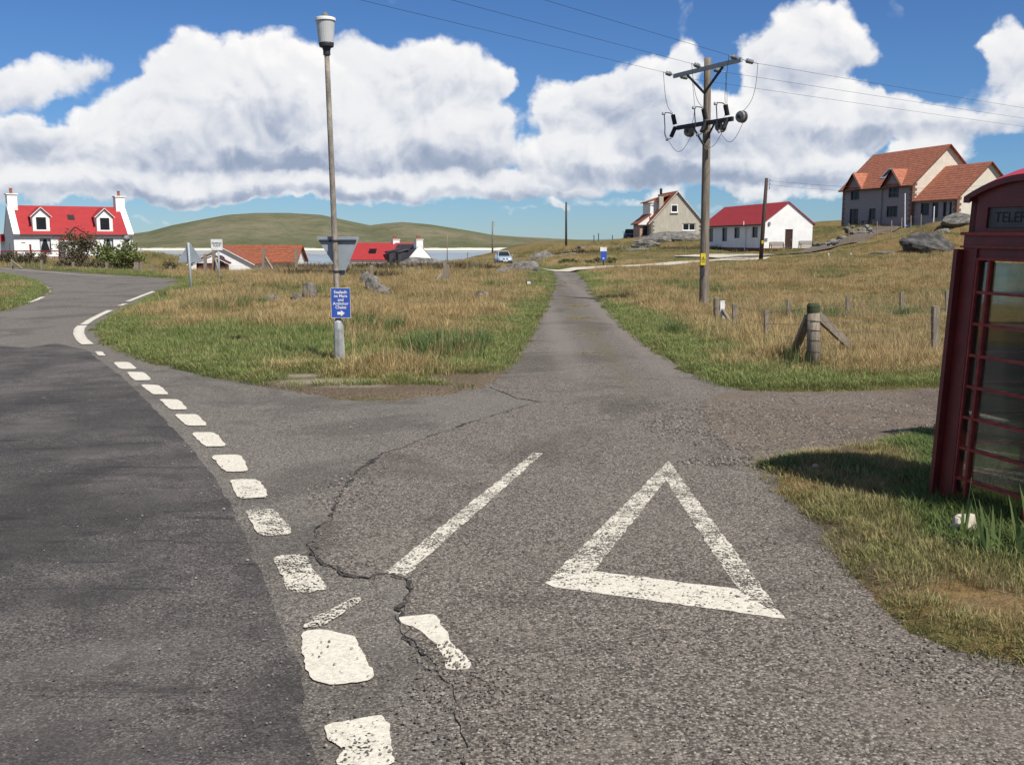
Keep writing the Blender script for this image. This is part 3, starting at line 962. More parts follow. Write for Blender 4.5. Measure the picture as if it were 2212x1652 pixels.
struct(sheet('sand_flat', ragged(bar2, 8, 5, 4), -5.94, M('wet sand', (.33, .32, .29), (.26, .26, .25), .04, .6, world=True)))

SKYL = [(100, 519), (200, 516), (262, 508), (281, 504), (300, 506), (331, 502), (380, 489), (444, 477), (500, 467), (560, 463), (630, 463), (700, 467), (745, 477), (803, 489), (835, 485), (873, 482), (930, 487), (982, 495), (1030, 503), (1064, 509), (1120, 513), (1180, 516), (1280, 521), (1340, 524), (1420, 528)]


def build_hill():
    sx = np.array([a for a, _ in SKYL], float)
    sy = np.array([b for _, b in SKYL], float)
    cols = np.linspace(60, 1430, 260)
    ds = np.concatenate([np.linspace(735, 1180, 60), np.linspace(1200, 1700, 12)])
    V = []
    for D in ds:
        for c in cols:
            x = (c - CX) / FPX * D
            ridge = (519 - np.interp(c, sx, sy)) / FPX * 1180 + EYE
            ridge += 7.5
            t_ = min(1, max(0, (D - 745) / 435))
            prof = (t_ ** 1.15) * (1.0) if D <= 1180 else max(0, 1 - (D - 1180) / 450)
            nz = mn.fractal((x * .008, D * .008, 3), 1, 2, 5)
            z = -7.5 + ridge * prof + nz * 7.0 * math.sin(min(1, t_) * math.pi) * (ridge / 35)
            V.append((x, D, z + .8 * min(1, max(0, (D - 738) / 10))))
    nx, ny = len(cols), len(ds)
    Fc = [(j * nx + i, j * nx + i + 1, (j + 1) * nx + i + 1, (j + 1) * nx + i) for j in range(ny - 1) for i in range(nx - 1)]
    me = bpy.data.meshes.new('hill')
    me.from_pydata(V, [], Fc)
    m, t, b = mat_new('hill moor')
    p = t.n('ShaderNodeNewGeometry').outputs['Position']
    sp = t.n('ShaderNodeVectorMath', {0: p, 1: (.8, .55, 1.6)}, operation='MULTIPLY').outputs[0]
    big = t.noise(sp, .012, 6, .62)
    mid = t.noise(p, .06, 7, .7)
    fine = t.noise(p, .14, 6, .75)
    c = t.mix(t.ramp(big, .38, .66), (.098, .106, .06), (.165, .148, .097))
    c = t.mix(t.m('MULTIPLY', t.ramp(mid, .46, .66), .6), c, (.072, .08, .042))
    c = t.mix(t.m('MULTIPLY', t.ramp(fine, .57, .66), .55), c, (.20, .19, .165))
    z = t.n('ShaderNodeSeparateXYZ', {0: p}).outputs[2]
    sand = t.ramp(t.m('ADD', z, t.m('MULTIPLY', mid, 3.0)), -2.6, -3.6)
    c = t.mix(sand, c, (.66, .60, .48))
    t.set(b.inputs['Base Color'], c)
    b.inputs['Roughness'].default_value = 1
    b.inputs['Specular IOR Level'].default_value = 0
    bn = t.n('ShaderNodeBump', {'Strength': .6, 'Distance': 3.0, 'Height': mid})
    t.set(b.inputs['Normal'], bn.outputs[0])
    struct(link('hill', me, m, smooth=True))
    # low blue islands at the sea's far edge
    mb = MB()
    n = 60
    vs, fs = [], []
    for i in range(n):
        u = i / (n - 1)
        h = 30 * math.sin(u * math.pi) * (.6 + .6 * mn.noise((u * 6, 1, 1))) + 12
        x = 500 + 2600 * u
        vs += [(x, 9000, -8), (x, 9300, -8 + max(2, h)), (x, 9800, -8)]
    for i in range(n - 1):
        for k in range(2):
            fs.append((i * 3 + k, (i + 1) * 3 + k, (i + 1) * 3 + k + 1, i * 3 + k + 1))
    mb.add(vs, fs)
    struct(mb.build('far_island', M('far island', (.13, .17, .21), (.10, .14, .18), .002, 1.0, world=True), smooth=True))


build_hill()

# ------------------------------------------------------------------ phone box
def phone_box():
    A = G(2022, 1099)
    al = R(19.6)
    root = thing('telephone_box', 'old red telephone box with small panes and domed roof on the grass verge', 'phone box')
    w = .45
    Rm = Matrix.Rotation(al, 4, 'Z')
    c = A + (Rm @ Vector((w, -w, 0)))
    root.matrix_world = Matrix.Translation((c.x, c.y, -.075)) @ Matrix.Rotation(R(2.3), 4, 'Y') @ Rm
    RED, BAR, GL = MAT['box_red'], MAT['box_red_pale'], MAT['glass']
    # corner posts
    for sx in (-1, 1):
        for sy in (-1, 1):
            mb = MB()
            x, y = sx * (w - .055), sy * (w - .055)
            mb.box(x - .055, x + .055, y - .055, y + .055, -.1, 1.88)
            mb.box(x - .03 * sx - .008, x + .052 * sx if sx > 0 else x + .008, y - .02, y + .02, .1, 1.7) if False else None
            mb.build('corner_post', RED, root)
    MB().box(-w - .012, w + .012, -w - .012, w + .012, -.12, .06).build('plinth', RED, root)
    # glazed sides: front (+/-x and -y); the back (+y) is a solid panel
    zs0, rows, rh = .10, 8, .2035
    pane_s = pane_w = hb = vb = None
    for (name, ang) in (('side_frame', 0), ('side_frame', 90), ('side_frame', 180), ('side_frame', 270)):
        # local frame: side spans u in [-.36,.36], normal n outward
        Rz = Matrix.Rotation(R(ang), 4, 'Z')      # 0: face -x ; 90: face -y ; 180: face +x
        mb = MB()
        x0, x1 = -w + .012, -w + .045
        mb.box(x0, x1, -.36, -.325, .06, 1.80).box(x0, x1, .325, .36, .06, 1.80)
        mb.box(x0, x1, -.325, .325, .06, zs0).box(x0, x1, -.325, .325, zs0 + rows * rh, 1.80)
        fr = mb.xf(Rz).build(name, RED, root)
        cols = [(-.325, -.245), (-.23, .23), (.245, .325)]
        for i in range(1, rows):
            z = zs0 + i * rh
            b_ = MB().box(x0 - .004, x1, -.325, .325, z - .009, z + .009).xf(Rz)
            b_.build('glazing_bar', BAR, fr)
        for u in (-.2375, .2375):
            MB().box(x0 - .006, x1, u - .009, u + .009, zs0, zs0 + rows * rh).xf(Rz).build('glazing_bar', BAR, fr)
        MB().box(x0 - .014, x0 + .004, -.335, .335, zs0 + rows * rh + .0, zs0 + rows * rh + .016).box(x0 - .012, x0 + .004, -.335, -.322, zs0, zs0 + rows * rh).box(x0 - .012, x0 + .004, .322, .335, zs0, zs0 + rows * rh).xf(Rz).build('bead', BAR, fr)
        pm = {}
        for i in range(rows):
            for k, (a, b_) in enumerate(cols):
                key = k == 1
                if key not in pm:
                    pm[key] = MB().box(-.002, .002, -(b_ - a) / 2, (b_ - a) / 2, -rh / 2 + .01, rh / 2 - .01).mesh('pane')
                    pm[key].materials.append(GL)
                o = bpy.data.objects.new('pane', pm[key])
                COL.objects.link(o)
                o.parent = fr
                cen = Rz @ Vector((x0 + .018, (a + b_) / 2, zs0 + (i + .5) * rh))
                o.location = cen
                o.rotation_euler = (0, 0, R(ang))
    # proud board on the far side of the back
    MB().box(-w - .05, -w + .06, w + .004, w + .036, .0, 1.795).build('edge_board', RED, root)
    # mouldings, fascia with the lettered panel, segmental tops
    mb = MB()
    mb.box(-w - .004, w + .004, -w - .004, w + .004, 1.80, 1.885)
    mb.build('lintel', RED, root)
    MB().box(-w - .022, w + .022, -w - .022, w + .022, 1.885, 1.905).build('cornice', BAR, root)
    MB().box(-w - .018, w + .018, -w - .018, w + .018, 1.806, 1.818).build('moulding', BAR, root)
    zt = 1.905
    fw = w - .012

    def arch(u):
        return 2.115 + .125 * (1 - (u / .475) ** 2)
    for ang in (0, 90, 180, 270):
        Rz = Matrix.Rotation(R(ang), 4, 'Z')
        us = np.linspace(-fw, fw, 17)
        poly = [(-fw, zt)] + [(fw, zt)] + [(u, arch(u) - .012) for u in us[::-1]]
        # fascia with the sign opening left as a sunk field
        mb = MB()
        mb.extr(poly, (-fw + .03, 0, 0), (0, 1, 0), (0, 0, 1), (1, 0, 0), .02)
        for a, b_ in ((-fw, -.30), (.30, fw)):
            uu = np.linspace(a, b_, 6)
            mb.extr([(a, zt)] + [(b_, zt)] + [(u, arch(u) - .012) for u in uu[::-1]], (-fw, 0, 0), (0, 1, 0), (0, 0, 1), (1, 0, 0), .031)
        mb.box(-fw, -fw + .031, -.30, .30, zt, 1.932)
        uu = np.linspace(-.30, .30, 13)
        mb.extr([(-.30, 2.062), (.30, 2.062)] + [(u, arch(u) - .012) for u in uu[::-1]], (-fw, 0, 0), (0, 1, 0), (0, 0, 1), (1, 0, 0), .031)
        fa = mb.xf(Rz).build('fascia', RED, root)
        sg = MB().box(-fw + .014, -fw + .026, -.295, .295, 1.935, 2.06).xf(Rz).build('sign_panel', MAT['opal'], fa)
        rot = (Rz @ Matrix.Rotation(R(-90), 4, 'Z') @ Matrix.Rotation(R(90), 4, 'X')).to_euler()
        text_mesh('lettering', 'TELEPHONE', .092, MAT['letter'], fa, Rz @ Vector((-fw + .0125, 0, 1.997)), rot, .001, .0)
        rim = MB()
        us = np.linspace(-.475, .475, 21)
        prof = [(u, arch(u) - .022) for u in us] + [(u, arch(u) + .016) for u in us[::-1]]
        rim.extr(prof, (-w - .022, 0, 0), (0, 1, 0), (0, 0, 1), (1, 0, 0), .05)
        rim.xf(Rz).build('pediment_moulding', RED, fa)
    n = 22
    g = np.linspace(-.465, .465, n)
    vs = [(a, b_, 2.128 + .125 * (2 - (a / .475) ** 2 - (b_ / .475) ** 2)) for b_ in g for a in g]
    fs = [(j * n + i, j * n + i + 1, (j + 1) * n + i + 1, (j + 1) * n + i) for j in range(n - 1) for i in range(n - 1)]
    MB().add(vs, fs).build('roof', M('sunlit red roof', (.55, .05, .07), (.42, .035, .045), 5, .45), root, smooth=True)  # roof red lightened: the sunlit look of the dome is in the colour
    # telephone on the back panel
    tp = MB().box(w - .19, w - .06, -.05, .27, .85, 1.25).build('telephone', MAT['black'], root)
    MB().lathe([(.045, 0), (.075, .03), (.08, .08), (.06, .13), (.01, .15)], (w - .16, .12, 1.25), 14).build('handset', MAT['black'], tp, True)
    MB().box(w - .3, w - .05, -.33, .33, .78, .81).build('shelf', MAT['steel_dark'], root)


phone_box()


def shadow_bin():
    x, y = 4.35, 8.25  # guessed bin, added to cast the second shadow on the lay-by gravel
    r = thing('shadow_bin', 'dark grey wheelie bin added behind the red telephone box to cast the lay-by shadow', 'bin', (x, y, zg(x, y)), R(25))
    MB().hexa([(-.2, -.22, .05), (.2, -.22, .05), (.2, .22, .05), (-.2, .22, .05), (-.27, -.28, .92), (.27, -.28, .92), (.27, .28, .92), (-.27, .28, .92)]).build('body', MAT['bin'], r)
    MB().hexa([(-.29, -.31, .92), (.29, -.31, .92), (.29, .3, .92), (-.29, .3, .92), (-.26, -.27, 1.0), (.26, -.27, 1.0), (.28, .3, 1.04), (-.28, .3, 1.04)]).build('lid', MAT['bin'], r)
    MB().tube([(-.22, .33, .98), (.22, .33, .98)], .014).build('handle', MAT['bin'], r)
    for s in (-1, 1):
        MB().tube([(s * .2, .24, .09), (s * .26, .24, .09)], .09, 14).build('wheel', MAT['rubber'], r)


shadow_bin()


# ------------------------------------------------------------------ lamp post and its signs
LB = G(735, 791)
LT = P(706, 118, LB.y)
LD = LB.y
ax = (LT - LB).normalized()


def lamp_post():
    r = thing('lamp_post', 'tall street lamp on a mottled concrete column at the road junction', 'street lamp', LB)
    at = lambda h: Vector((0, 0, 0)) + ax * h
    H_ = (LT - LB).length
    mb = MB()
    mb.tube([at(-.3), at(.60), at(.64), at(.68)], [.074, .070, .068, .046], 8)
    mb.build('base_casing', MAT['concrete'], r)
    # inspection door on the casing
    MB().box(.005, .055, -.078, -.066, .12, .55).build('inspection_door', MAT['concrete'], r)
    mb = MB()
    n = 14
    mb.tube([at(.66 + (H_ - .66) * i / n) for i in range(n + 1)], [.043 - .008 * i / n for i in range(n + 1)], 10)
    mb.build('column', MAT['concrete_col'], r, True)
    L0 = H_
    mb = MB().tube([at(L0 - .01), at(L0 + .06), at(L0 + .062), at(L0 + .085), at(L0 + .10), at(L0 + .14), at(L0 + .15)], [.05, .05, .055, .06, .098, .104, .10], 20)
    mb.build('lamp_collar', MAT['steel_dark'], r, False)
    mb = MB().tube([at(L0 + .15), at(L0 + .152), at(L0 + .44)], [.05, .103, .128], 24)
    mb.build('lamp_bowl', MAT['lamp_glass'], r, False)
    mb = MB().tube([at(L0 + .44), at(L0 + .441), at(L0 + .475), at(L0 + .482), at(L0 + .495)], [.11, .142, .142, .13, .03], 24)
    cap = mb.build('lamp_cap', MAT['white_paint'], r, False)
    MB().tube([at(L0 + .485), at(L0 + .52), at(L0 + .545), at(L0 + .56)], [.042, .045, .03, .008], 14).build('photocell', MAT['quoin_grey'], cap, True)


lamp_post()


def rounded_tri(pts, r=.05, n=6):
    out = []
    N = len(pts)
    for i in range(N):
        a, b_, c = Vector(pts[i - 1]), Vector(pts[i]), Vector(pts[(i + 1) % N])
        p0, p1 = b_ + (a - b_).normalized() * r * 1.6, b_ + (c - b_).normalized() * r * 1.6
        for k in range(n + 1):
            t_ = k / n
            q = p0 * (1 - t_) ** 2 + b_ * 2 * t_ * (1 - t_) + p1 * t_ ** 2
            out.append((q.x, q.y))
    return out


def give_way_sign():
    D = LD + .085
    c = P(730, 512, D)
    r = thing('give_way_sign', 'back of a grey inverted triangle road sign clamped to the lamp post', 'road sign', c)
    k = D / FPX
    poly = rounded_tri([(-47 * k, 1 * k), (47 * k, 1 * k), (8 * k, -87 * k)], .03)
    MB().extr(poly, (0, 0, 0), (1, 0, 0), (0, 0, 1), (0, 1, 0), .004).build('plate', MAT['sign_grey'], r)
    for zz, a, b_ in ((-.052, -.27, .26), (-.485, -.03, .09)):
        MB().box(a, b_, -.026, 0, zz - .014, zz + .014).build('rail', MAT['steel_dark'], r)
        base = P(730, 512, LD) - LB
        h = (c.z + zz - LB.z)
        cx = LB.x + ax.x / ax.z * h - c.x
        cy = LB.y + ax.y / ax.z * h - c.y
        MB().tube([(cx, cy, zz - .012), (cx, cy, zz + .012)], .052, 14).build('clamp', MAT['steel_dark'], r)


give_way_sign()


def blue_sign():
    D = LD - .07
    c = P(736, 654.5, D)
    r = thing('direction_sign', 'small blue sign with white lettering and arrow on the lamp post', 'sign', c, R(4))
    k = D / FPX
    w, h = 20.2 * k, 31.5 * k
    MB().box(-w, w, 0, .006, -h, h).build('panel', MAT['blue_sign'], r)
    fr = MB().box(-w - .003, w + .003, -.002, .008, h, h + .004).box(-w - .003, w + .003, -.002, .008, -h - .004, -h).box(-w - .003, -w, -.002, .008, -h, h).box(w, w + .003, -.002, .008, -h, h)
    fr.build('border', MAT['sign_white'], r)
    for i, s in enumerate(('Sealladh', 'na Mara', 'and', 'Ardmhor', 'Chalet')):
        text_mesh('lettering', s, .058, MAT['sign_white'], r, (0, -.002, h - .055 - i * .054), (R(90), 0, 0), .0008, .0012)
    MB().extr([(-.05, -.02), (.0, -.02), (.0, -.045), (.055, 0), (0, .045), (0, .02), (-.05, .02)], (0, -.0035, -h + .062), (1, 0, 0), (0, 0, 1), (0, 1, 0), .002).build('arrow', MAT['sign_white'], r)
    for zz in (-.12, .12):
        MB().box(-.05, .05, .006, .035, zz - .012, zz + .012).build('bracket', MAT['galv'], r)


blue_sign()


def post_sign_triangle():
    b_ = G(414, 633)
    D = b_.y
    tp = P(406.5, 524, D)
    r = thing('warning_sign', 'back of a grey upright triangle road sign on a slim post by the bend', 'road sign', b_)
    d = tp - b_
    MB().tube([(0, 0, -.3), tuple(d)], .038, 12).build('post', MAT['galv'], r, True)
    k = D / FPX
    c = P(408, 525, D) - b_
    poly = rounded_tri([(-28 * k, -41.5 * k), (28 * k, -41.5 * k), (0, 3 * k)], .05)
    MB().extr(poly, (c.x, -.06, c.z), (1, 0, 0), (0, 0, 1), (0, -1, 0), .004).build('plate', MAT['sign_grey'], r)
    for zz in (-.10, -.55):
        MB().box(c.x - .10 if zz > -.3 else c.x - .36, c.x + .10 if zz > -.3 else c.x + .36, -.0605, -.03, c.z + zz - .02, c.z + zz + .02).build('rail', MAT['steel_dark'], r)
    MB().box(c.x - .36, c.x - .25, -.05, -.035, c.z - .54, c.z - .46).build('sticker', MAT['sign_white'], r)
    # this plate faces away: put it on the far side of the post
    for ch in r.children:
        if ch.name.startswith(('plate', 'rail', 'sticker')):
            ch.location.y = .12


post_sign_triangle()


def passing_sign():
    b_ = G(474, 611.5)
    D = b_.y
    c = P(469, 529, D)
    r = thing('passing_place_sign', 'white square passing place sign on a thin grey post in the field', 'road sign', b_)
    d = c - b_
    k = D / FPX
    MB().tube([(0, 0, -.3), (d.x + 2.5 * k, 0, d.z + 6 * k)], .038, 12).build('post', MAT['galv'], r, True)
    w = 12.3 * k
    MB().box(d.x - w, d.x + w, -.055, -.045, d.z - 11.3 * k, d.z + 11.6 * k).build('plate', MAT['sign_white'], r)
    MB().box(d.x - w - .012, d.x + w, -.044, -.03, d.z - 11.5 * k, d.z + 12.2 * k).build('backing', MAT['galv'], r)
    for i, s in enumerate(('PASSING', 'PLACE')):
        text_mesh('lettering', s, .105, MAT['letter'], r, (d.x, -.057, d.z + .06 - i * .10), (R(90), 0, 0), .001, .002)


passing_sign()


# ------------------------------------------------------------------ electricity pole
def power_pole():
    D = 27.0
    base = P(1520, 674, D)
    top = P(1529, 126, D)
    r = thing('electricity_pole', 'wooden electricity pole with two crossarms, black switchgear and grey insulators', 'utility pole', base)
    d = top - base
    up = d.normalized()
    n = 12
    mb = MB().tube([up * (-.6)] + [d * (i / n) for i in range(n + 1)], [.135] + [.132 - .04 * i / n for i in range(n + 1)], 14)
    mb.build('pole', MAT['wood_pole'], r, True)
    arm = Vector((.457, -.889, 0))         # crossarm direction in plan
    out = Vector((-.889, -.457, 0))        # towards the line coming in over the road
    z1 = 6.6 * 0 + (P(1529, 150, D) - base).z
    c1 = up * z1
    off = out * .13

    def atp(x, y, du):
        return None
    # upper arm
    A0, A1 = c1 - arm * 1.32 + off, c1 + arm * 1.52 + off
    MB().bar(A0, A1, .06, .11).build('crossarm', MAT['sign_grey'], r)
    for s in (-.75, .75):
        MB().bar(c1 + arm * s + off * .7 - Vector((0, 0, .05)), c1 - Vector((0, 0, .62)) + out * .09, .05, .05).build('brace', MAT['steel_dark'], r)
    z2 = (P(1525, 268, D) - base).z
    c2 = up * z2
    B0, B1 = c2 - arm * 1.12 + off, c2 + arm * 1.22 + off
    MB().bar(B0, B1, .08, .11).build('crossarm', MAT['black'], r)
    for s in (-.45, .45):
        MB().bar(c2 + arm * s + off * .8 - Vector((0, 0, .05)), c2 - Vector((0, 0, .55)) + out * .09, .04, .04).build('brace', MAT['steel_dark'], r)
    # tension insulators, one on each side of the arm for each wire
    wires = []
    inc = Vector((-.58, -.81, 0)).normalized()
    outg = Vector((.81, .58, 0)).normalized()
    Z = Vector((0, 0, 1))
    for s in (-1.28, .05, 1.46):
        for dirv, sag in ((inc, .02), (outg, -.02)):
            a = c1 + arm * s + off * (1.3 if dirv is inc else .6) + Z * .02
            if abs(s) < .3:
                a = a + dirv * .12
            b_ = a + dirv * .62 + Z * (sag - .02)
            MB().tube([a, a + (b_ - a) * .30], .012, 6).build('link', MAT['galv'], r)
            MB().tube([a + (b_ - a) * .66, b_], .012, 6).build('link', MAT['galv'], r)
            q = lambda f: a + (b_ - a) * f
            MB().tube([q(.28), q(.32), q(.36), q(.44), q(.5), q(.58), q(.64), q(.68)], [.018, .055, .064, .05, .064, .05, .06, .018], 14).build('insulator', MAT['porcelain'], r, True)
            wires.append((b_ + base, dirv, b_))
    # switch units on the lower arm
    tops = []
    for i, s in enumerate((-1.2, .15, 1.05)):
        o = c2 + arm * s + off * 1.1
        f = out * 1.0
        sw = MB()
        sw.tube([o + f * .10 + Z * .36, o + f * .02 + Z * .10], .062, 12)
        sw.tube([o + f * .02 + Z * .00, o + f * .14 - Z * .24], .058, 12)
        u = sw.build('switch_insulator', MAT['black'], r)
        MB().tube([o + f * .10 + Z * .36, o + f * .20 + Z * .40, o + f * .36 + Z * .40, o + f * .39 + Z * .30, o + f * .36 + Z * .02, o + f * .36 - Z * .18, o + f * .28 - Z * .34, o + f * .14 - Z * .28], .014, 6).build('switch_blade', MAT['steel_dark'], r)
        MB().lathe([(.03, 0), (.045, .03), (.03, .08)], tuple(o + f * .43 + Z * .33), 8).lathe([(.03, 0), (.04, .03), (.03, .08)], tuple(o + f * .28 - Z * .36), 8).build('contact', MAT['galv'], r)
        MB().tube([o - f * .12, o + f * .06], .05, 8).build('switch_mount', MAT['steel_dark'], r)
        tops.append((o + f * .10 + Z * .40, o + f * .22 - Z * .36))
    # ribbed disc arresters under the arm
    discs = []
    for s in (-.72, .62, 1.5):
        o = c2 + arm * s - off * (.2 if s < 1.2 else -.2) - Z * (.13 if s < 1.2 else -.02)
        e = (outg * .8 + inc * -.2).normalized()
        q = lambda f: o + e * f
        MB().tube([q(-.16), q(-.15), q(-.10), q(-.09), q(-.05), q(-.04), q(.0), q(.01), q(.06), q(.07)], [.04, .13, .15, .085, .085, .155, .155, .085, .085, .04], 20).build('arrester', MAT['porcelain_w'], r)
        MB().tube([q(-.19), q(-.15)], .05, 10).build('arrester_cap', MAT['steel_dark'], r)
        discs.append(o)

    def droop(a, b_, sag, n=14, side=Vector((0, 0, 0))):
        return [a.lerp(b_, i / n) + (Vector((0, 0, -sag)) + side) * math.sin(math.pi * i / n) for i in range(n + 1)]
    jr = .0065
    inc_e = [w_[2] for w_ in wires if w_[1] is inc]
    out_e = [w_[2] for w_ in wires if w_[1] is outg]
    for i in range(3):
        MB().tube(droop(inc_e[i], tops[i][0], .25, side=-Z * 0 + out * .05), jr, 5).build('jumper', MAT['wire'], r)
        MB().tube(droop(out_e[i], discs[i] + Z * .15, .18, side=outg * .12), jr, 5).build('jumper', MAT['wire'], r)
        MB().tube(droop(tops[i][1], discs[i] - Z * .15, .34), jr, 5).build('jumper', MAT['wire'], r)
    # plates
    k = D / FPX
    pl = P(1519, 560, D - .16) - base
    w, h = 5.2 * k, 12.5 * k
    yp = MB().box(pl.x - w, pl.x + w, pl.y, pl.y + .006, pl.z - h, pl.z + h).build('warning_plate', MAT['yellow'], r)
    tr = [(-.05, -.045), (.05, -.045), (0, .055)]
    ti = [(-.032, -.034), (.032, -.034), (0, .033)]
    ws = MB()
    for a in range(3):
        b_ = (a + 1) % 3
        ws.extr([tr[a], tr[b_], ti[b_], ti[a]], (pl.x, pl.y - .003, pl.z + .02), (1, 0, 0), (0, 0, 1), (0, 1, 0), .002)
    ws.box(pl.x - .006, pl.x + .006, pl.y - .003, pl.y - .001, pl.z - .005, pl.z + .04)
    ws.build('warning_symbol', MAT['letter'], yp)
    text_mesh('lettering', 'DANGER', .022, MAT['letter'], yp, (pl.x, pl.y - .002, pl.z - .075), (R(90), 0, 0), .001, .001)
    pn = P(1518, 588, D - .15) - base
    MB().box(pn.x - .045, pn.x + .045, pn.y, pn.y + .005, pn.z - .12, pn.z + .10).build('number_plate', MAT['steel_dark'], r)
    # line wires, each a thing of its own
    for i, (p0, dirv, _) in enumerate(wires):
        L = 62.0 if dirv is inc else 80.0
        p1 = p0 + dirv * L + Vector((0, 0, .6 if dirv is inc else 1.6))
        pts = [p0.lerp(p1, j / 40) - Vector((0, 0, (1.0 if dirv is inc else .9))) * math.sin(math.pi * j / 40) * .8 for j in range(41)]
        o = MB().tube(pts, .0042, 5).build('overhead_wire', MAT['wire'])
        which = ('far end of crossarm', 'middle, by pole top', 'near end of crossarm')[i // 2]
        where = 'over the road to' if dirv is inc else 'past the hall from'
        tag(o, f'thin power line {where} the insulator pole, {which}', 'wire', 'power lines')


power_pole()


def plain_pole(px, ytop, ybase, D, label, mat, r0=.12, lean=0, fit=True, px_top=None, plate=False):
    b_ = P(px, ybase, D)
    b_.z = min(b_.z, zg(b_.x, b_.y) + .05)
    tp = P(px_top or px, ytop, D)
    r = thing('utility_pole', label, 'utility pole', b_, 0, 'plain timber poles')
    d = tp - b_
    MB().tube([d * -.06, d * .5, d], [r0, r0 * .9, r0 * .75], 10).build('pole', MAT[mat], r, True)
    if fit:
        for i in range(3):
            z = d.z - .25 - i * .28
            q = d * (z / d.z)
            MB().tube([(q.x + r0 * .6, q.y, z), (q.x + .26, q.y, z), (q.x + .27, q.y, z + .1)], .018, 6).build('bracket', MAT['steel_dark'], r)
            MB().lathe([(.02, 0), (.05, .02), (.04, .07), (.02, .1)], (q.x + .27, q.y, z + .08), 10).build('insulator', MAT['porcelain'], r)
    if plate:
        q = d * ((P(px, 523, D) - b_).z / d.z)
        MB().box(q.x - .07, q.x + .07, q.y - .15, q.y - .13, q.z - .12, q.z + .12).build('warning_plate', MAT['yellow'], r)
    return b_, tp


hb, ht = plain_pole(1643, 385, 568, 74, 'dark leaning timber pole in front of the white hall', 'wood_dark', .16, px_top=1656, plate=True)
pb, pt = plain_pole(1223, 437, 540, 140, 'reddish timber pole standing on the rocky knoll past the lane', 'wood_dark', .17, fit=False)
plain_pole(1064, 478, 551, 160, 'pale timber pole with short cross pieces near the bay', 'wood_pole', .15)
plain_pole(966, 505, 560, 120, 'very thin pole by the slate roofed cottage', 'wood_pole', .055, fit=False)
for k, (a, b_) in enumerate(((ht + Vector((.3, 0, -.2)), P(2260, 392, 66)), (ht + Vector((.3, 0, -.5)), P(2260, 402, 66)))):
    pts = [a.lerp(b_, j / 30) - Vector((0, 0, .5)) * math.sin(math.pi * j / 30) for j in range(31)]
    tag(MB().tube(pts, .008, 5).build('overhead_wire', MAT['wire']), ('upper' if k == 0 else 'lower') + ' thin cable from the dark leaning pole towards the stone house', 'wire', 'cables to the stone house')


# ------------------------------------------------------------------ fences
def post_mesh(mb, b_, t_, w, square=True, taper=.9):
    b_, t_ = Vector(b_), Vector(t_)
    if square:
        mb.bar(b_, t_, w, w, up=(0, 1, 0))
    else:
        mb.tube([b_, b_.lerp(t_, .5), t_ - (t_ - b_).normalized() * .012, t_], [w / 2, w / 2 * .98, w / 2 * .95, w / 2 * .8], 12)


def fence_posts(root, items, w=.07, mat='wood', square=True):
    out = []
    o = Vector(root.location)
    for (px, yt, yb, D) in items:
        b_ = P(px, yb, D)
        t_ = P(px, yt, D)
        g = zg(b_.x, b_.y)
        b_.z = min(b_.z, g) - .12
        t_ = Vector((b_.x + (t_.x - b_.x), b_.y, t_.z))
        mb = MB()
        post_mesh(mb, b_ - o, t_ - o, w, square)
        mb.build('post', MAT[mat], root)
        out.append((b_, t_))
    return out


def strands(root, tops, fr=(.93, .68, .44, .2), r=.0035, mat='wire_light'):
    o = Vector(root.location)
    for f in fr:
        mb = MB()
        pts = [b_.lerp(t_, f) - o for b_, t_ in tops]
        mb.tube(pts, r, 4)
        mb.build('wire_strand', MAT[mat], root)


def near_fence():
    s = G(1757, 799)
    r = thing('wire_fence', 'post and wire fence around the rough field, with a stout strainer post and struts', 'fence', s)
    o = Vector(r.location)
    tp = P(1757, 655, s.y)
    st = MB()
    d = tp - s
    st.tube([d * -.2, d * .5, d * .86], [.092, .089, .087], 16)
    sp = st.build('strainer_post', MAT['wood'], r, True)
    MB().tube([d * .86, d * .965, d], [.0885, .088, .07], 16).build('mossy_top', MAT['mould'], sp)
    for f in (.12, .28, .45, .60, .74):
        q = d * f
        MB().tube([q + Vector((.094 * math.cos(a * .5236), .094 * math.sin(a * .5236), .008 * math.sin(a))) for a in range(13)], .004, 4).build('wire_wrap', MAT['wire'], sp)
    e1 = G(1862, 756) - o
    MB().bar(d * .84 + Vector((.05, .05, 0)), e1 - Vector((0, 0, .12)), .05, .13).build('strut', MAT['wood'], r)
    e2 = G(1700, 782) - o
    MB().bar(d * .80 + Vector((-.06, .02, 0)), e2 - Vector((0, 0, .12)), .10, .07).build('strut', MAT['wood'], r)
    left = fence_posts(r, [(1656, 670, 747, 17.2), (1587, 657, 722, 20.0)], .08)
    white = fence_posts(r, [(1560, 650, 706, 22.2)], .10, 'white_paint')
    corner = fence_posts(r, [(1547, 642, 705, 22.6)], .13, 'wood', False)
    e3 = P(1583, 690, 21.3) - o
    MB().bar(P(1556, 662, 22.4) - o, e3 - Vector((0, 0, .15)), .06, .09).build('strut', MAT['wood'], r)
    right = fence_posts(r, [(2021, 661, 757, 15.9)], .10) + fence_posts(r, [(2300, 665, 770, 17.8)], .09)
    back = fence_posts(r, [(1704, 646, 702, 23.3), (1831, 639, 699, 24.2), (1948, 631, 678, 25.2), (2046, 628, 676, 26.0), (2160, 626, 672, 27)], .08)
    S = [(s, tp)]
    strands(r, S + left + corner)
    strands(r, S + right, (.97, .84, .72, .58, .42, .25, .12))
    strands(r, corner + back, (.95, .7, .45, .2))


near_fence()


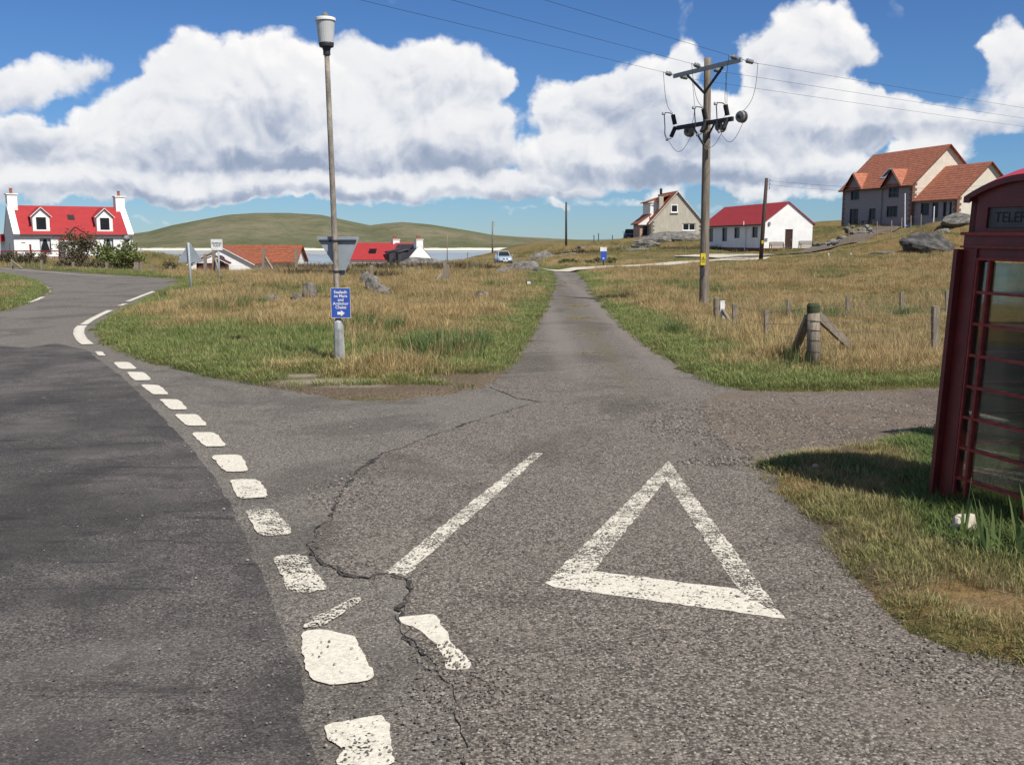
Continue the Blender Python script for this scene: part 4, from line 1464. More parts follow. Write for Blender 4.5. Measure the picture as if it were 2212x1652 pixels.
def small_fence(label, items, w=.08, wires=True, mat='wood', strut=None, name='wire_fence', sq=True):
    c = P(items[0][0], items[0][2], items[0][3])
    c.z = zg(c.x, c.y)
    r = thing(name, label, 'fence', c)
    tops = fence_posts(r, items, w, mat, sq)
    if wires and len(tops) > 1:
        strands(r, tops, (.92, .65, .4), .004)
    if strut:
        for (x0, y0, D0, x1, y1, D1) in strut:
            MB().bar(P(x0, y0, D0) - c, P(x1, y1, D1) - c, .09, .09).build('strut', MAT[mat], r)
    return r


small_fence('old field fence of tall grey posts along the crest behind the passing place sign', [(443, 549, 590, 50), (462, 540, 586, 50.5), (569, 537, 585, 51), (640, 538, 584, 52), (757, 566, 583, 53), (803, 573, 603, 41), (873, 573, 590, 49), (905, 576, 588, 50)], .14, True, 'wood',
            [(465, 560, 50.4, 474, 590, 49.5), (573, 556, 51, 590, 584, 50.5)])
small_fence('pair of red topped posts lashed together in the rough field', [(961, 566, 618, 38.0), (967, 572, 616, 38.2)], .12, False, 'wood', [(955, 592, 37.9, 942, 608, 37.5)])
small_fence('roadside fence of pale posts in front of the white house', [(26, 560, 580, 62), (90, 562, 584, 61), (158, 566, 588, 60.5), (231, 567, 590, 60), (306, 567, 590, 58.5), (330, 568, 591, 58), (368, 575, 590, 57)], .13, True, 'wood', [(28, 566, 61.8, 48, 581, 61)])
small_fence('short thick gatepost beside the road bend', [(295, 566, 598, 54)], .22, False)
small_fence('row of thin posts on the slope below the beige house', [(1345, 527, 546, 100), (1395, 528, 545, 102), (1403, 545, 562, 80), (1427, 548, 563, 80), (1455, 544, 560, 84), (1480, 545, 558, 90)], .09, True)
small_fence('dark posts standing against the sea by the dark car', [(1283, 508, 528, 150), (1293, 504, 526, 152), (1323, 508, 525, 155), (1372, 502, 522, 157)], .12, True, 'wood_dark')
small_fence('short white tipped stakes at the edge of the straw field', [(1790, 547, 563, 62), (1838, 546, 560, 64), (1888, 541, 556, 66)], .07, True, 'sign_white')
small_fence('tall thin posts beside the driveway to the stone house', [(1834, 483, 523, 95), (1895, 478, 515, 96), (1926, 476, 530, 84), (1948, 470, 512, 88), (1968, 466, 500, 90), (1990, 462, 490, 92)], .07, True, 'wood')
small_fence('lone white pole by the corner of the stone house', [(1955, 418, 485, 104)], .12, False, 'sign_white', name='marker_pole', sq=False)['category'] = 'pole'
small_fence('short white pole on the mound before the house extension', [(2018, 446, 466, 80)], .10, False, 'sign_white', name='marker_pole', sq=False)['category'] = 'pole'
small_fence('low row of field posts by the bay, left of the parked car', [(1010, 545, 566, 100), (1026, 556, 570, 96), (1046, 557, 570, 98)], .10, True)
small_fence('low posts behind the lane gates, on the rocky ground', [(1361, 545, 560, 96), (1407, 556, 570, 88), (1300, 552, 566, 92), (1352, 535, 550, 108)], .08, True)


def gate(px0, px1, yt, yb, D, label):
    a, b_ = P(px0, yb, D), P(px1, yb, D)
    z0 = zg(a.x, a.y)
    h = (yb - yt) / FPX * D
    w = b_.x - a.x
    r = thing('field_gate', label, 'gate', (a.x, a.y, z0))
    for x in (0, w):
        MB().box(x - .07, x + .07, -.07, .07, -.2, h + .1).build('post', MAT['wood'], r)
    for i in range(4):
        z = .15 + i * (h - .15) / 3.2
        MB().box(.08, w - .08, -.02, .02, z - .04, z + .04).build('rail', MAT['wood'], r)
    MB().bar((.1, .03, .1), (w * .5, .03, h), .02, .07).build('brace', MAT['wood'], r)


gate(1112, 1131, 545, 560, 106, 'small wooden gate just beside the silver car')
gate(1145, 1174, 549, 566, 98, 'wide wooden field gate right of the silver car')

# ------------------------------------------------------------------ houses
def wall_cells(mb, length, z0, z1, t, holes, fr):
    """a wall of thickness t with rectangular holes; fr maps (u, depth, z) to house space"""
    us = sorted({0, length, *[h[0] for h in holes], *[h[1] for h in holes]})
    zs = sorted({z0, z1, *[h[2] for h in holes], *[h[3] for h in holes]})
    for a, b_ in zip(us, us[1:]):
        run = None
        for c, d in zip(zs, zs[1:]):
            um, zm = (a + b_) / 2, (c + d) / 2
            if any(h[0] < um < h[1] and h[2] < zm < h[3] for h in holes):
                continue
            mb.hexa([fr(a, 0, c), fr(b_, 0, c), fr(b_, t, c), fr(a, t, c), fr(a, 0, d), fr(b_, 0, d), fr(b_, t, d), fr(a, t, d)])


def window(root, fr, h, frame='white_paint', pane='pane', fw=.07, mull=0, sash=False, sill=True, curtain=False, inset=.1):
    a, b_, c, d = h
    mb = MB()

    def bx(u0, u1, z0, z1, y0, y1):
        mb.hexa([fr(u0, y0, z0), fr(u1, y0, z0), fr(u1, y1, z0), fr(u0, y1, z0), fr(u0, y0, z1), fr(u1, y0, z1), fr(u1, y1, z1), fr(u0, y1, z1)])
    i0, i1 = inset, inset + .06
    bx(a, a + fw, c, d, i0, i1); bx(b_ - fw, b_, c, d, i0, i1)
    bx(a + fw, b_ - fw, c, c + fw, i0, i1); bx(a + fw, b_ - fw, d - fw, d, i0, i1)
    for k in range(mull):
        u = a + (b_ - a) * (k + 1) / (mull + 1)
        bx(u - fw * .4, u + fw * .4, c + fw, d - fw, i0 + .002, i1 - .002)
    if sash:
        bx(a + fw, b_ - fw, (c + d) / 2 - fw * .4, (c + d) / 2 + fw * .4, i0 + .004, i1 - .004)
    w = mb.build('window', MAT[frame], root)
    MB().hexa([fr(a + fw, i0 + .03, c + fw), fr(b_ - fw, i0 + .03, c + fw), fr(b_ - fw, i0 + .04, c + fw), fr(a + fw, i0 + .04, c + fw),
               fr(a + fw, i0 + .03, d - fw), fr(b_ - fw, i0 + .03, d - fw), fr(b_ - fw, i0 + .04, d - fw), fr(a + fw, i0 + .04, d - fw)]).build('pane', MAT[pane], w)
    if curtain:
        for s in (0, 1):
            u0, u1 = (a + fw, a + fw + (b_ - a) * .33) if s == 0 else (b_ - fw - (b_ - a) * .33, b_ - fw)
            um = u0 + (u1 - u0) * (.35 if s == 0 else .65)
            e = u0 if s == 0 else u1
            pts = [(u0, d - fw), (u1, d - fw), ((u0 + um) / 2 if s == 0 else (u1 + um) / 2, (c * .6 + d * .4)), (e, c + fw)]
            mb2 = MB()
            q = [fr(u, i0 + .024, z) for u, z in pts] + [fr(u, i0 + .0295, z) for u, z in pts]
            mb2.add(q, [(0, 1, 2, 3), (7, 6, 5, 4), (0, 1, 5, 4), (1, 2, 6, 5), (2, 3, 7, 6), (3, 0, 4, 7)])
            mb2.build('curtain', MAT['curtain'], w)
    if sill:
        mb3 = MB()
        mb3.hexa([fr(a - .06, -.06, c - .07), fr(b_ + .06, -.06, c - .07), fr(b_ + .06, .1, c - .07), fr(a - .06, .1, c - .07), fr(a - .06, -.06, c - .002), fr(b_ + .06, -.06, c - .002), fr(b_ + .06, .1, c - .002), fr(a - .06, .1, c - .002)])
        mb3.build('sill', MAT['white_paint' if frame == 'white_paint' else 'stone_wall'], w)
    return w


def roof_slabs(mb, L, W, hw, hr, over=.25, eave=.3, th=.10, courses=1, y0=0.0, x0=0.0):
    """both pitches of a gabled roof over the plan (x0..x0+L, y0..y0+W)"""
    half = W / 2
    sl = (hr - hw) / half
    ln = math.hypot(half, hr - hw)
    for s in (0, 1):
        for k in range(courses):
            f0, f1 = k / courses, (k + 1) / courses
            # distance from eave to ridge
            e0, e1 = -eave + (half + eave) * f0, -eave + (half + eave) * f1
            if courses > 1:
                e1 = min(half, e1 + .04)
            lift = .028 if courses > 1 else 0

            def pt(x, e, dz):
                y = e if s == 0 else W - e
                return (x0 + x, y0 + y, hw + e * sl + dz)
            xa, xb = -over, L + over
            b0, b1 = th + lift, th
            vs = [pt(xa, e0, 0), pt(xb, e0, 0), pt(xb, e1, 0), pt(xa, e1, 0), pt(xa, e0, b0), pt(xb, e0, b0), pt(xb, e1, b1), pt(xa, e1, b1)]
            mb.hexa(vs)
    return mb


def gable_tri(mb, W, hw, hr, x0, t, y0=0.0):
    mb.extr([(y0, hw), (y0 + W, hw), (y0 + W / 2, hr)], (x0, 0, 0), (0, 1, 0), (0, 0, 1), (1, 0, 0), t)


def house(name, label, loc, rz, L, W, hw, hr, wall, roof, front=(), left=(), right=(), over=.25, eave=.3, th=.1, courses=1, z0=-.6, gable_mat=None):
    r = thing(name, label, 'house', loc, rz)
    T = .28
    F = {'front': lambda u, d, z: (u, d, z), 'left': lambda u, d, z: (d, W - u, z), 'right': lambda u, d, z: (L - d, u, z)}
    mb = MB()
    wall_cells(mb, L, z0, hw, T, [h[:4] for h in front], F['front'])
    mb.box(0, L, W - T, W, z0, hw)
    mb.build('wall', MAT[wall], r)
    for side, hs, x0 in (('left', left, 0), ('right', right, L - T)):
        mb = MB()
        g = lambda u, d, z, side=side: F[side](u, d, z)
        ff = F[side]
        # gable walls sit between front and back walls
        wall_cells(mb, W - 2 * T, z0, hw, T, [(h[0] - T, h[1] - T, h[2], h[3]) for h in hs if h[3] <= hw], (lambda u, d, z, ff=ff: ff(u + T, d + .004, z)))
        gable_tri(mb, W, hw, hr, .004 if side == 'left' else L - T - .004, T)
        mb.build('gable', MAT[gable_mat or wall], r)
    MB().box(T, L - T, T, W - T, z0, z0 + .05).build('floor', MAT['dark_frame'], r)
    rf = roof_slabs(MB(), L, W, hw, hr, over, eave, th, courses).build('roof', MAT[roof], r)
    for side, hs in (('front', front), ('left', left), ('right', right)):
        for h in hs:
            o = h[4] if len(h) > 4 else {}
            f2 = F[side]
            if o.get('door'):
                f3 = f2
                a, b_, c, d = h[:4]
                q = [f3(a, .1, c), f3(b_, .1, c), f3(b_, .16, c), f3(a, .16, c), f3(a, .1, d), f3(b_, .1, d), f3(b_, .16, d), f3(a, .16, d)]
                dr = MB().hexa(q).build('door', MAT[o.get('mat', 'brown_door')], r)
                hq = f3(b_ - .1, .08, c + 1)
                MB().box(hq[0] - .03, hq[0] + .03, hq[1] - .03, hq[1] + .03, hq[2] - .05, hq[2] + .05).build('handle', MAT['galv'], dr)
            else:
                if h[3] > hw:          # surface window high in the gable
                    f2 = lambda u, d, z, g=f2: g(u, d - .14, z)
                window(r, f2, h[:4], o.get('frame', 'white_paint'), 'pane', o.get('fw', .07), o.get('mull', 0), o.get('sash', False), o.get('sill', True), o.get('curtain', False))
    return r, rf, F


def chimney(root, x, y, z0, z1, w, d, mat, pots=1, cap=True):
    c = MB().box(x - w / 2, x + w / 2, y - d / 2, y + d / 2, z0, z1).build('chimney', MAT[mat], root)
    if cap:
        MB().box(x - w / 2 - .08, x + w / 2 + .08, y - d / 2 - .08, y + d / 2 + .08, z1, z1 + .1).build('chimney_cap', MAT[mat], c)
    for k in range(pots):
        MB().lathe([(.13, 0), (.12, .4), (.15, .42), (.14, .5)], (x, y + (k - (pots - 1) / 2) * .4, z1 + .1), 12).build('chimney_pot', MAT['pot'], c)
    return c


def gutter(root, L, hw, eave, sl, mat='dark_frame', y=None):
    MB().tube([(-.1, -eave - .05, hw - eave * sl + .02), (L + .1, -eave - .05, hw - eave * sl + .02)], .06, 8).build('gutter', MAT[mat], root)


# ---- white croft house with red roof, left
def croft_house():
    L, W, hw, hr = 10.4, 6.0, 2.65, 5.15
    o = P(33, 564, 90)
    C = {'curtain': True, 'frame': 'dark_frame', 'fw': .06}
    r, rf, F = house('croft_house', 'white croft house with bright red roof, dormers and end chimneys', (o.x, o.y, -.2), R(34), L, W, hw, hr, 'white', 'red_roof',
                     front=[(2.15, 3.1, .85, 2.15, C), (7.75, 8.6, .85, 2.15, C)], left=[(2.6, 3.1, .4, 1.7, {'frame': 'dark_frame'})], over=-.05, eave=.22, th=.09)
    sl = (hr - hw) / (W / 2)
    gutter(r, L, hw, .22, sl)
    for x in (.0, L):
        sk = MB()
        xa, xb = (x - .05, x + .5) if x == 0 else (x - .5, x + .05)
        for s in (0, 1):
            q = []
            for dz in (.02, .26):
                for (xx, e) in ((xa, -.3), (xb, -.3), (xb, W / 2), (xa, W / 2)):
                    q.append((xx, e if s == 0 else W - e, hw + e * sl + dz))
            sk.hexa(q)
        sk.build('skew', MAT['white'], r)
        xc = .42 if x == 0 else L - .42
        chimney(r, xc, W / 2, hr - .7, hr + 1.05, .85, 1.1, 'white', 1)
    for xc in (2.4, 7.95):
        d = thing_part(r)
        yf = -.02
        h0, h1 = hw + .1, hw + 1.55
        wd = .72
        mb = MB()
        wall_cells(mb, 2 * wd, h0, h1, .12, [(.3, 2 * wd - .3, h0 + .22, h1 - .1)], lambda u, dd, z: (xc - wd + u, .12 + dd, z))
        mb.extr([(xc - wd, h1), (xc + wd, h1), (xc, h1 + .72)], (0, .12, 0), (1, 0, 0), (0, 0, 1), (0, 1, 0), .12)
        mb.box(xc - wd, xc - wd + .1, .24, 2.0, h0, h1).box(xc + wd - .1, xc + wd, .24, 2.0, h0, h1)
        dm = mb.build('dormer', MAT['white'], r)
        window(r, lambda u, dd, z: (u, .12 + dd - .06, z), (xc - wd + .3, xc + wd - .3, h0 + .22, h1 - .1), 'dark_frame', 'pane', .05, sash=True, sill=False)
        # red pitched top with white barge
        tr = MB()
        for s in (-1, 1):
            tr.hexa([(xc + s * (wd + .16), .02, h1 - .1), (xc, .02, h1 + .74), (xc, 2.6, h1 + .74), (xc + s * (wd + .16), 2.6, h1 - .1),
                     (xc + s * (wd + .16), .02, h1 - .02), (xc, .02, h1 + .84), (xc, 2.6, h1 + .84), (xc + s * (wd + .16), 2.6, h1 - .02)])
        tr.build('dormer_roof', MAT['red_roof'], dm)
        bg = MB()
        for s in (-1, 1):
            bg.bar((xc + s * (wd + .2), .0, h1 - .08), (xc, .0, h1 + .8), .05, .17, up=(0, 1, 0))
        bg.build('bargeboard', MAT['white_paint'], dm)
    # skylight
    e = 1.75
    MB().hexa([(4.95, e - .35, hw + (e - .35) * sl + .08), (5.55, e - .35, hw + (e - .35) * sl + .08), (5.55, e + .15, hw + (e + .15) * sl + .08), (4.95, e + .15, hw + (e + .15) * sl + .08),
               (4.95, e - .35, hw + (e - .35) * sl + .17), (5.55, e - .35, hw + (e - .35) * sl + .17), (5.55, e + .15, hw + (e + .15) * sl + .17), (4.95, e + .15, hw + (e + .15) * sl + .17)]).build('skylight', MAT['dark_frame'], r)
    # porch with hipped roof
    px0, px1, py = 4.0, 6.4, -1.7
    mb = MB()
    wall_cells(mb, px1 - px0, -.6, 2.0, .15, [(1.2, 1.9, .9, 1.9)], lambda u, d, z: (px0 + u, py + d, z))
    mb.box(px0, px0 + .15, py + .15, -.01, -.6, 2.0).box(px1 - .15, px1, py + .15, -.01, -.6, 2.0)
    po = mb.build('porch', MAT['white'], r)
    window(r, lambda u, d, z: (px0 + u, py + d - .05, z), (1.2, 1.9, .9, 1.9), 'dark_frame', 'pane', .05, sill=False)
    a, b_, c = px0 - .25, px1 + .25, py - .25
    MB().add([(a, c, 1.98), (b_, c, 1.98), (b_, .6, 1.98), (a, .6, 1.98), ((a + b_) / 2, c + 1.45, 3.2), ((a + b_) / 2, 1.2, 3.2)], [(0, 1, 4), (1, 2, 5, 4), (3, 0, 4, 5), (0, 3, 2, 1), (2, 3, 5)]).build('porch_roof', MAT['red_roof'], po)
    q = (a + b_) / 2
    MB().bar((a, c, 2.03), (q, c + 1.45, 3.23), .12, .06).bar((b_, c, 2.03), (q, c + 1.45, 3.23), .12, .06).build('hip_tile', MAT['maroon'], po)
    MB().box(a, b_, c - .02, c + .06, 1.86, 1.98).box(a, a + .06, c, -.05, 1.86, 1.98).build('fascia', MAT['white_paint'], po)
    # dish, name plate, rear lean-to
    MB().lathe([(.02, 0), (.2, .02), (.3, .07), (.34, .13)], (0, 0, 0), 18).xf(Matrix.Translation((9.75, -.3, 2.15)) @ Matrix.Rotation(R(100), 4, 'X')).build('satellite_dish', MAT['dish'], r, True)
    MB().box(9.7, 9.8, -.2, 0, 2.0, 2.1).build('dish_bracket', MAT['dish'], r)
    MB().box(.6, .95, -.02, -.003, 1.75, 1.82).build('name_plate', MAT['dish'], r)
    lt = MB().box(-.05, 2.6, W, W + 3, -.6, 2.0).build('rear_wing', MAT['white'], r)
    MB().hexa([(-.9, W - .05, 1.9), (2.7, W - .05, 1.9), (2.7, W + 3.2, 1.9), (-.9, W + 3.2, 1.9), (-.1, W + .4, 2.6), (2.7, W + .4, 2.6), (2.7, W + 2.6, 2.6), (-.1, W + 2.6, 2.6)]).build('rear_roof', MAT['red_roof'], lt)
    return r


def thing_part(r):
    return r


croft_house()


def red_rail():
    o = P(5, 562, 80)
    r = thing('garden_rail', 'red painted timber railing in front of the white croft house', 'fence', (o.x, o.y, zg(o.x, o.y)), R(10))
    for i in range(5):
        MB().box(i * 1.1 - .06, i * 1.1 + .06, -.06, .06, -.3, 1.0 if i != 2 else 1.5).build('post', MAT['red_plinth'], r)
    for z in (.45, .95):
        MB().box(0, 4.4, -.05, -.02, z - .05, z + .05).build('rail', MAT['red_plinth'], r)


red_rail()


def vdoor(**k):
    return dict(door=True, **k)


# ---- white hall with red roof
def hall():
    L, W, hw, hr = 17.0, 5.2, 2.75, 4.75
    th = R(-81)
    xa = Vector((math.cos(th), math.sin(th), 0))
    near = P(1646, 541, 97)
    o = near - xa * L
    f = {'frame': 'dark_frame', 'fw': .05, 'sill': False}
    # near end is at local x = L
    wins = [(L - 2.7, L - 1.2, 1.35, 2.4, f), (L - 7.4, L - 5.9, 1.3, 2.4, f), (L - 10.9, L - 9.4, .95, 2.4, f), (L - 15.2, L - 13.6, .9, 2.4, f)]
    r, rf, F = house('white_hall', 'long white hall with red roof, dark red plinth and benches by its door', (o.x, o.y, .72), th, L, W, hw, hr, 'white', 'red_roof',
                     front=wins, right=[(2.35, 3.15, .1, 2.15, vdoor())], over=.12, eave=.25, th=.10)
    sl = (hr - hw) / (W / 2)
    gutter(r, L, hw, .25, sl, 'dark_frame')
    MB().box(-.02, L + .02, -.022, -.004, -.6, .32).build('plinth', MAT['red_plinth'], r)
    MB().box(L + .002, L + .02, -.02, 2.3, -.6, .30).box(L + .002, L + .02, 3.2, W, -.6, .30).build('plinth', MAT['red_plinth'], r)
    MB().tube([(L - 4.1, -.32, 3.0), (L - 4.1, -.32, 2.6), (L - 4.1, -.08, 2.25), (L - 4.1, -.08, .9)], .05, 8).tube([(L - 4.1, -.10, .9), (L - 4.1, -.10, -.3)], .062, 8).build('downpipe', MAT['white_paint'], r)
    MB().box(L + .01, L + .12, .55, .75, 2.55, 2.85).build('wall_lamp', MAT['dish'], r)
    MB().box(L + .008, L + .06, .25, .5, 1.0, 1.28).build('meter_box', MAT['dish'], r)
    MB().box(L + .02, L + .9, 2.2, 3.3, -.6, .08).build('doorstep', MAT['stone_wall'], r)
    for k, (y, lab) in enumerate(((1.25, 'weathered wooden bench between the hall corner and its door'), (4.3, 'weathered wooden bench on the uphill side of the hall door'))):
        bench(Vector((o.x, o.y, .72)) + (Matrix.Rotation(th, 3, 'Z') @ Vector((L + .75, y, -.05 + .03 * y))), th + R(90), lab)


def bench(loc, rz, label):
    r = thing('garden_bench', label, 'bench', loc, rz, 'benches by the hall')
    for s in (-1, 1):
        for y in (-.25, .2):
            MB().box(s * .72 - .035, s * .72 + .035, y - .035, y + .035, -.1, .62 if y < 0 else .9).build('leg', MAT['bench'], r)
        MB().box(s * .72 - .04, s * .72 + .04, -.3, .2, .62, .67).build('armrest', MAT['bench'], r)
    for i in range(5):
        MB().box(-.68, .68, -.27 + i * .1, -.19 + i * .1, .42, .45).build('seat_slat', MAT['bench'], r)
    for i in range(4):
        MB().box(-.68, .68, .19, .22, .52 + i * .11, .60 + i * .11).build('back_slat', MAT['bench'], r)
    MB().box(-.7, .7, -.28, -.25, .36, .42).build('apron', MAT['bench'], r)


hall()


# ---- beige house
def beige_house():
    L, W, hw, hr = 10, 8.0, 2.45, 6.9
    th = R(-84)
    xa = Vector((math.cos(th), math.sin(th), 0))
    near = P(1406, 514, 150)
    o = near - xa * L
    r, rf, F = house('beige_house', 'beige roughcast house with steep gable and grey rocks below it', (o.x, o.y, 2.2), th, L, W, hw, hr, 'beige', 'brown_roof',
                     right=[(3.0, 4.1, 3.75, 4.95, {'fw': .14}), (4.9, 6.95, 1.05, 2.15, {'mull': 1, 'fw': .13})], over=.12, eave=.35, th=.12, courses=6)
    sl = (hr - hw) / (W / 2)
    for s in (0, 1):
        e0, e1 = -.42, W / 2
        y = (lambda e: e) if s == 0 else (lambda e: W - e)
        MB().bar((L + .17, y(e0), hw + e0 * sl + .0), (L + .17, y(e1), hw + e1 * sl + .0), .06, .22, up=(1, 0, 0)).build('bargeboard', MAT['white_paint'], r)
    qs = MB()
    for i in range(10):
        z = -.5 + i * .3
        d = .5 if i % 2 else .28
        qs.box(L - .02, L + .03, -.02, d, z, z + .26).box(L - .02, L + .03, W - d, W + .02, z, z + .26)
    qs.build('quoin', MAT['quoin_grey'], r)['kind'] = 'stuff'
    c = MB().box(L - 1.9, L - 1.2, 1.5, 2.15, 3.6, 6.35).build('chimney', MAT['beige'], r)
    MB().box(L - 1.98, L - 1.12, 1.42, 2.23, 6.35, 6.5).build('chimney_cap', MAT['quoin'], c)
    MB().lathe([(.2, 0), (.2, .9)], (L - 1.55, 1.82, 6.5), 12).build('chimney_pot', MAT['black'], c)
    d = MB().box(L - 7, L - 2.2, .35, 3.2, 2.4, 5.35).build('dormer', MAT['white'], r)
    MB().hexa([(L - 7.3, .0, 5.3), (L - 1.9, .0, 5.3), (L - 1.9, 3.6, 6.5), (L - 7.3, 3.6, 6.5), (L - 7.3, .0, 5.45), (L - 1.9, .0, 5.45), (L - 1.9, 3.6, 6.65), (L - 7.3, 3.6, 6.65)]).build('dormer_roof', MAT['brown_roof'], d)
    MB().box(L - 1.93, L - 1.88, -.05, 3.3, 5.28, 5.33).build('soffit', MAT['white_paint'], d)
    p_ = MB().box(L - 6, L - 1.6, -1.35, .0, -.6, 2.15).build('porch', MAT['pink'], r)
    MB().hexa([(L - 6.3, -1.75, 1.95), (L - 1.3, -1.75, 1.95), (L - 1.3, .35, 3.45), (L - 6.3, .35, 3.45), (L - 6.3, -1.75, 2.12), (L - 1.3, -1.75, 2.12), (L - 1.3, .35, 3.62), (L - 6.3, .35, 3.62)]).build('porch_roof', MAT['brown_roof'], p_)
    MB().extr([(-1.75, 1.93), (.0, 1.93), (.0, 3.2)], (L - 1.29, 0, 0), (0, 1, 0), (0, 0, 1), (1, 0, 0), .04).build('porch_gable', MAT['white_paint'], p_)
    MB().box(L - 1.59, L - 1.5, -.9, -.25, .4, 1.7).build('porch_window', MAT['pane'], p_)


beige_house()


# ---- stone house
def stone_house():
    L, W, hw, hr = 13.4, 8.6, 4.8, 8.95
    th = R(-75.5)
    xa = Vector((math.cos(th), math.sin(th), 0))
    ya = Vector((-math.sin(th), math.cos(th), 0))
    near = P(1967, 485, 110)
    o = near - xa * L
    o.z = 3.3
    f = {'frame': 'dark_frame', 'fw': .08, 'sill': True}
    fd = {'frame': 'dark_frame', 'fw': .08, 'sill': False, 'mull': 1}
    X = lambda u: u * L
    fr = [(X(.12), X(.255), .05, 2.25, fd), (X(.415), X(.51), .95, 2.2, f), (X(.665), X(.815), 1.15, 2.35, dict(f, mull=2)), (X(.125), X(.255), 3.35, 4.7, dict(f, mull=1)), (X(.68), X(.82), 3.35, 4.7, dict(f, mull=1))]
    r, rf, F = house('stone_house', 'large grey stone-coloured house with terracotta tiled roof on the rise', (o.x, o.y, o.z), th, L, W, hw, hr, 'stone_wall', 'terra', front=fr, over=.35, eave=.4, th=.1, courses=20, gable_mat='cream', z0=-1.5)
    sl = (hr - hw) / (W / 2)
    gutter(r, L, hw, .4, sl, 'brown_door')
    q = MB()
    for i in range(18):
        z = -.4 + i * .29
        d = .55 if i % 2 else .32
        q.box(-.03, d, -.03, 0, z, z + .25).box(L - d, L + .03, -.03, -.002, z, z + .25).box(L, L + .034, .0, d, z, z + .25)
    q.build('quoin', MAT['quoin'], r)['kind'] = 'stuff'
    for uc in (.19, .75):
        xc = X(uc)
        wd = 1.35
        mb = MB()
        mb.extr([(xc - wd, 4.72), (xc + wd, 4.72), (xc + wd, 4.9), (xc, 6.35), (xc - wd, 4.9)], (0, -.05, 0), (1, 0, 0), (0, 0, 1), (0, 1, 0), .25)
        dm = mb.build('dormer', MAT['stone_wall'], r)
        tr = MB()
        for s in (-1, 1):
            a = Vector((xc + s * (wd + .5), 0, 4.75 - .30))
            b_ = Vector((xc, 0, 6.42))
            depth = 2.0
            for k in range(6):
                p0, p1 = a.lerp(b_, k / 6), a.lerp(b_, (k + 1) / 6 + .02)
                tr.hexa([(p0.x, -.4, p0.z), (p1.x, -.4, p1.z), (p1.x, depth, p1.z), (p0.x, depth, p0.z), (p0.x, -.4, p0.z + .15), (p1.x, -.4, p1.z + .12), (p1.x, depth, p1.z + .12), (p0.x, depth, p0.z + .15)])
        tr.build('dormer_roof', MAT['terra'], dm)
        bg = MB()
        for s in (-1, 1):
            bg.bar((xc + s * (wd + .5), -.42, 4.48), (xc, -.42, 6.45), .05, .28, up=(0, 1, 0))
        bg.build('bargeboard', MAT['brown_door'], dm)
    e = 1.3
    q = []
    for dz in (.10, .22):
        for (x, ee) in ((X(.47), e - .6), (X(.54), e - .6), (X(.54), e + .6), (X(.47), e + .6)):
            q.append((x, ee, hw + ee * sl + dz))
    sky = MB().hexa(q).build('skylight', MAT['galv'], r)
    q = [(x + (.12 if i % 4 in (0, 3) else -.12), y + (.15 if i % 4 < 2 else -.15), z + .015 + (.15 if i % 4 < 2 else -.15) * sl) for i, (x, y, z) in enumerate(q[4:])]
    MB().add(q, [(0, 1, 2, 3)]).build('pane', MAT['pane'], sky)
    for s, x in ((0, -.37), (0, L + .33)):
        bb = MB()
        for s2 in (0, 1):
            yy = (lambda v: v) if s2 == 0 else (lambda v: W - v)
            bb.bar((x, yy(-.45), hw - .45 * sl + .06), (x, yy(W / 2), hr + .06), .05, .22, up=(1, 0, 0))
        bb.build('bargeboard', MAT['brown_roof'], r)
    MB().tube([(X(.6), -.1, 4.6), (X(.6), -.1, -.3)], .05, 8).build('downpipe', MAT['dish'], r)
    # lower wing
    L2, W2, w2, h2 = 6.9, 7.4, 3.0, 6.55
    y2 = .35
    ew = MB()
    hs = [(1.1, 2.5, 1.2, 2.5), (3.0, 4.0, .9, 2.5), (4.75, 5.3, 1.0, 2.5), (5.75, 6.1, 1.0, 2.5)]
    fr2 = lambda u, d, z: (L + u, y2 + d, z)
    wall_cells(ew, L2, -1.5, w2, .25, hs, fr2)
    ew.box(L, L + L2, y2 + W2 - .25, y2 + W2, -1.5, w2)
    wing = ew.build('wing_wall', MAT['stone_wall'], r)
    g = MB().box(L + L2 - .25, L + L2 - .002, y2 + .25, y2 + W2 - .25, -1.5, w2)
    gable_tri(g, W2, w2, h2, L + L2 - .25, .248, y2)
    g.build('wing_gable', MAT['cream'], r)
    for h in hs:
        window(r, fr2, h, 'dark_frame', 'pane', .07)
    MB().box(L + .3, L + L2 - .3, y2 + .3, y2 + W2 - .3, -1.4, -1.3).build('floor', MAT['dark_frame'], r)
    roof_slabs(MB(), L2 - .3, W2, w2, h2, .3, .35, .1, 15, y2, L + .32).build('wing_roof', MAT['terra'], r)
    sl2 = (h2 - w2) / (W2 / 2)
    bb = MB()
    for s2 in (0, 1):
        yy = (lambda v: y2 + v) if s2 == 0 else (lambda v: y2 + W2 - v)
        bb.bar((L + L2 + .3, yy(-.4), w2 - .4 * sl2 + .05), (L + L2 + .3, yy(W2 / 2), h2 + .05), .05, .22, up=(1, 0, 0))
    bb.build('bargeboard', MAT['brown_roof'], r)
    q = MB()
    for i in range(12):
        z = -.6 + i * .3
        d = .5 if i % 2 else .3
        q.box(L + L2, L + L2 + .034, y2, y2 + d, z, z + .26).box(L + L2 - d, L + L2 + .03, y2 - .03, y2 - .002, z, z + .26)
    q.build('quoin', MAT['quoin'], r)['kind'] = 'stuff'
    # terrace, furniture, blue bundle
    MB().box(X(-.02), X(.9), -1.9, -.06, -.7, .02).build('terrace', MAT['red_plinth'], r)
    Mx = Matrix.Translation((o.x, o.y, o.z)) @ Matrix.Rotation(th, 4, 'Z')
    tl = Mx @ Vector((X(.46), -1.2, .02))
    t_ = thing('garden_table', 'brown garden table on the terrace of the stone house', 'table', tl, th)
    MB().box(-.7, .7, -.4, .4, .68, .73).build('tabletop', MAT['bench'], t_)
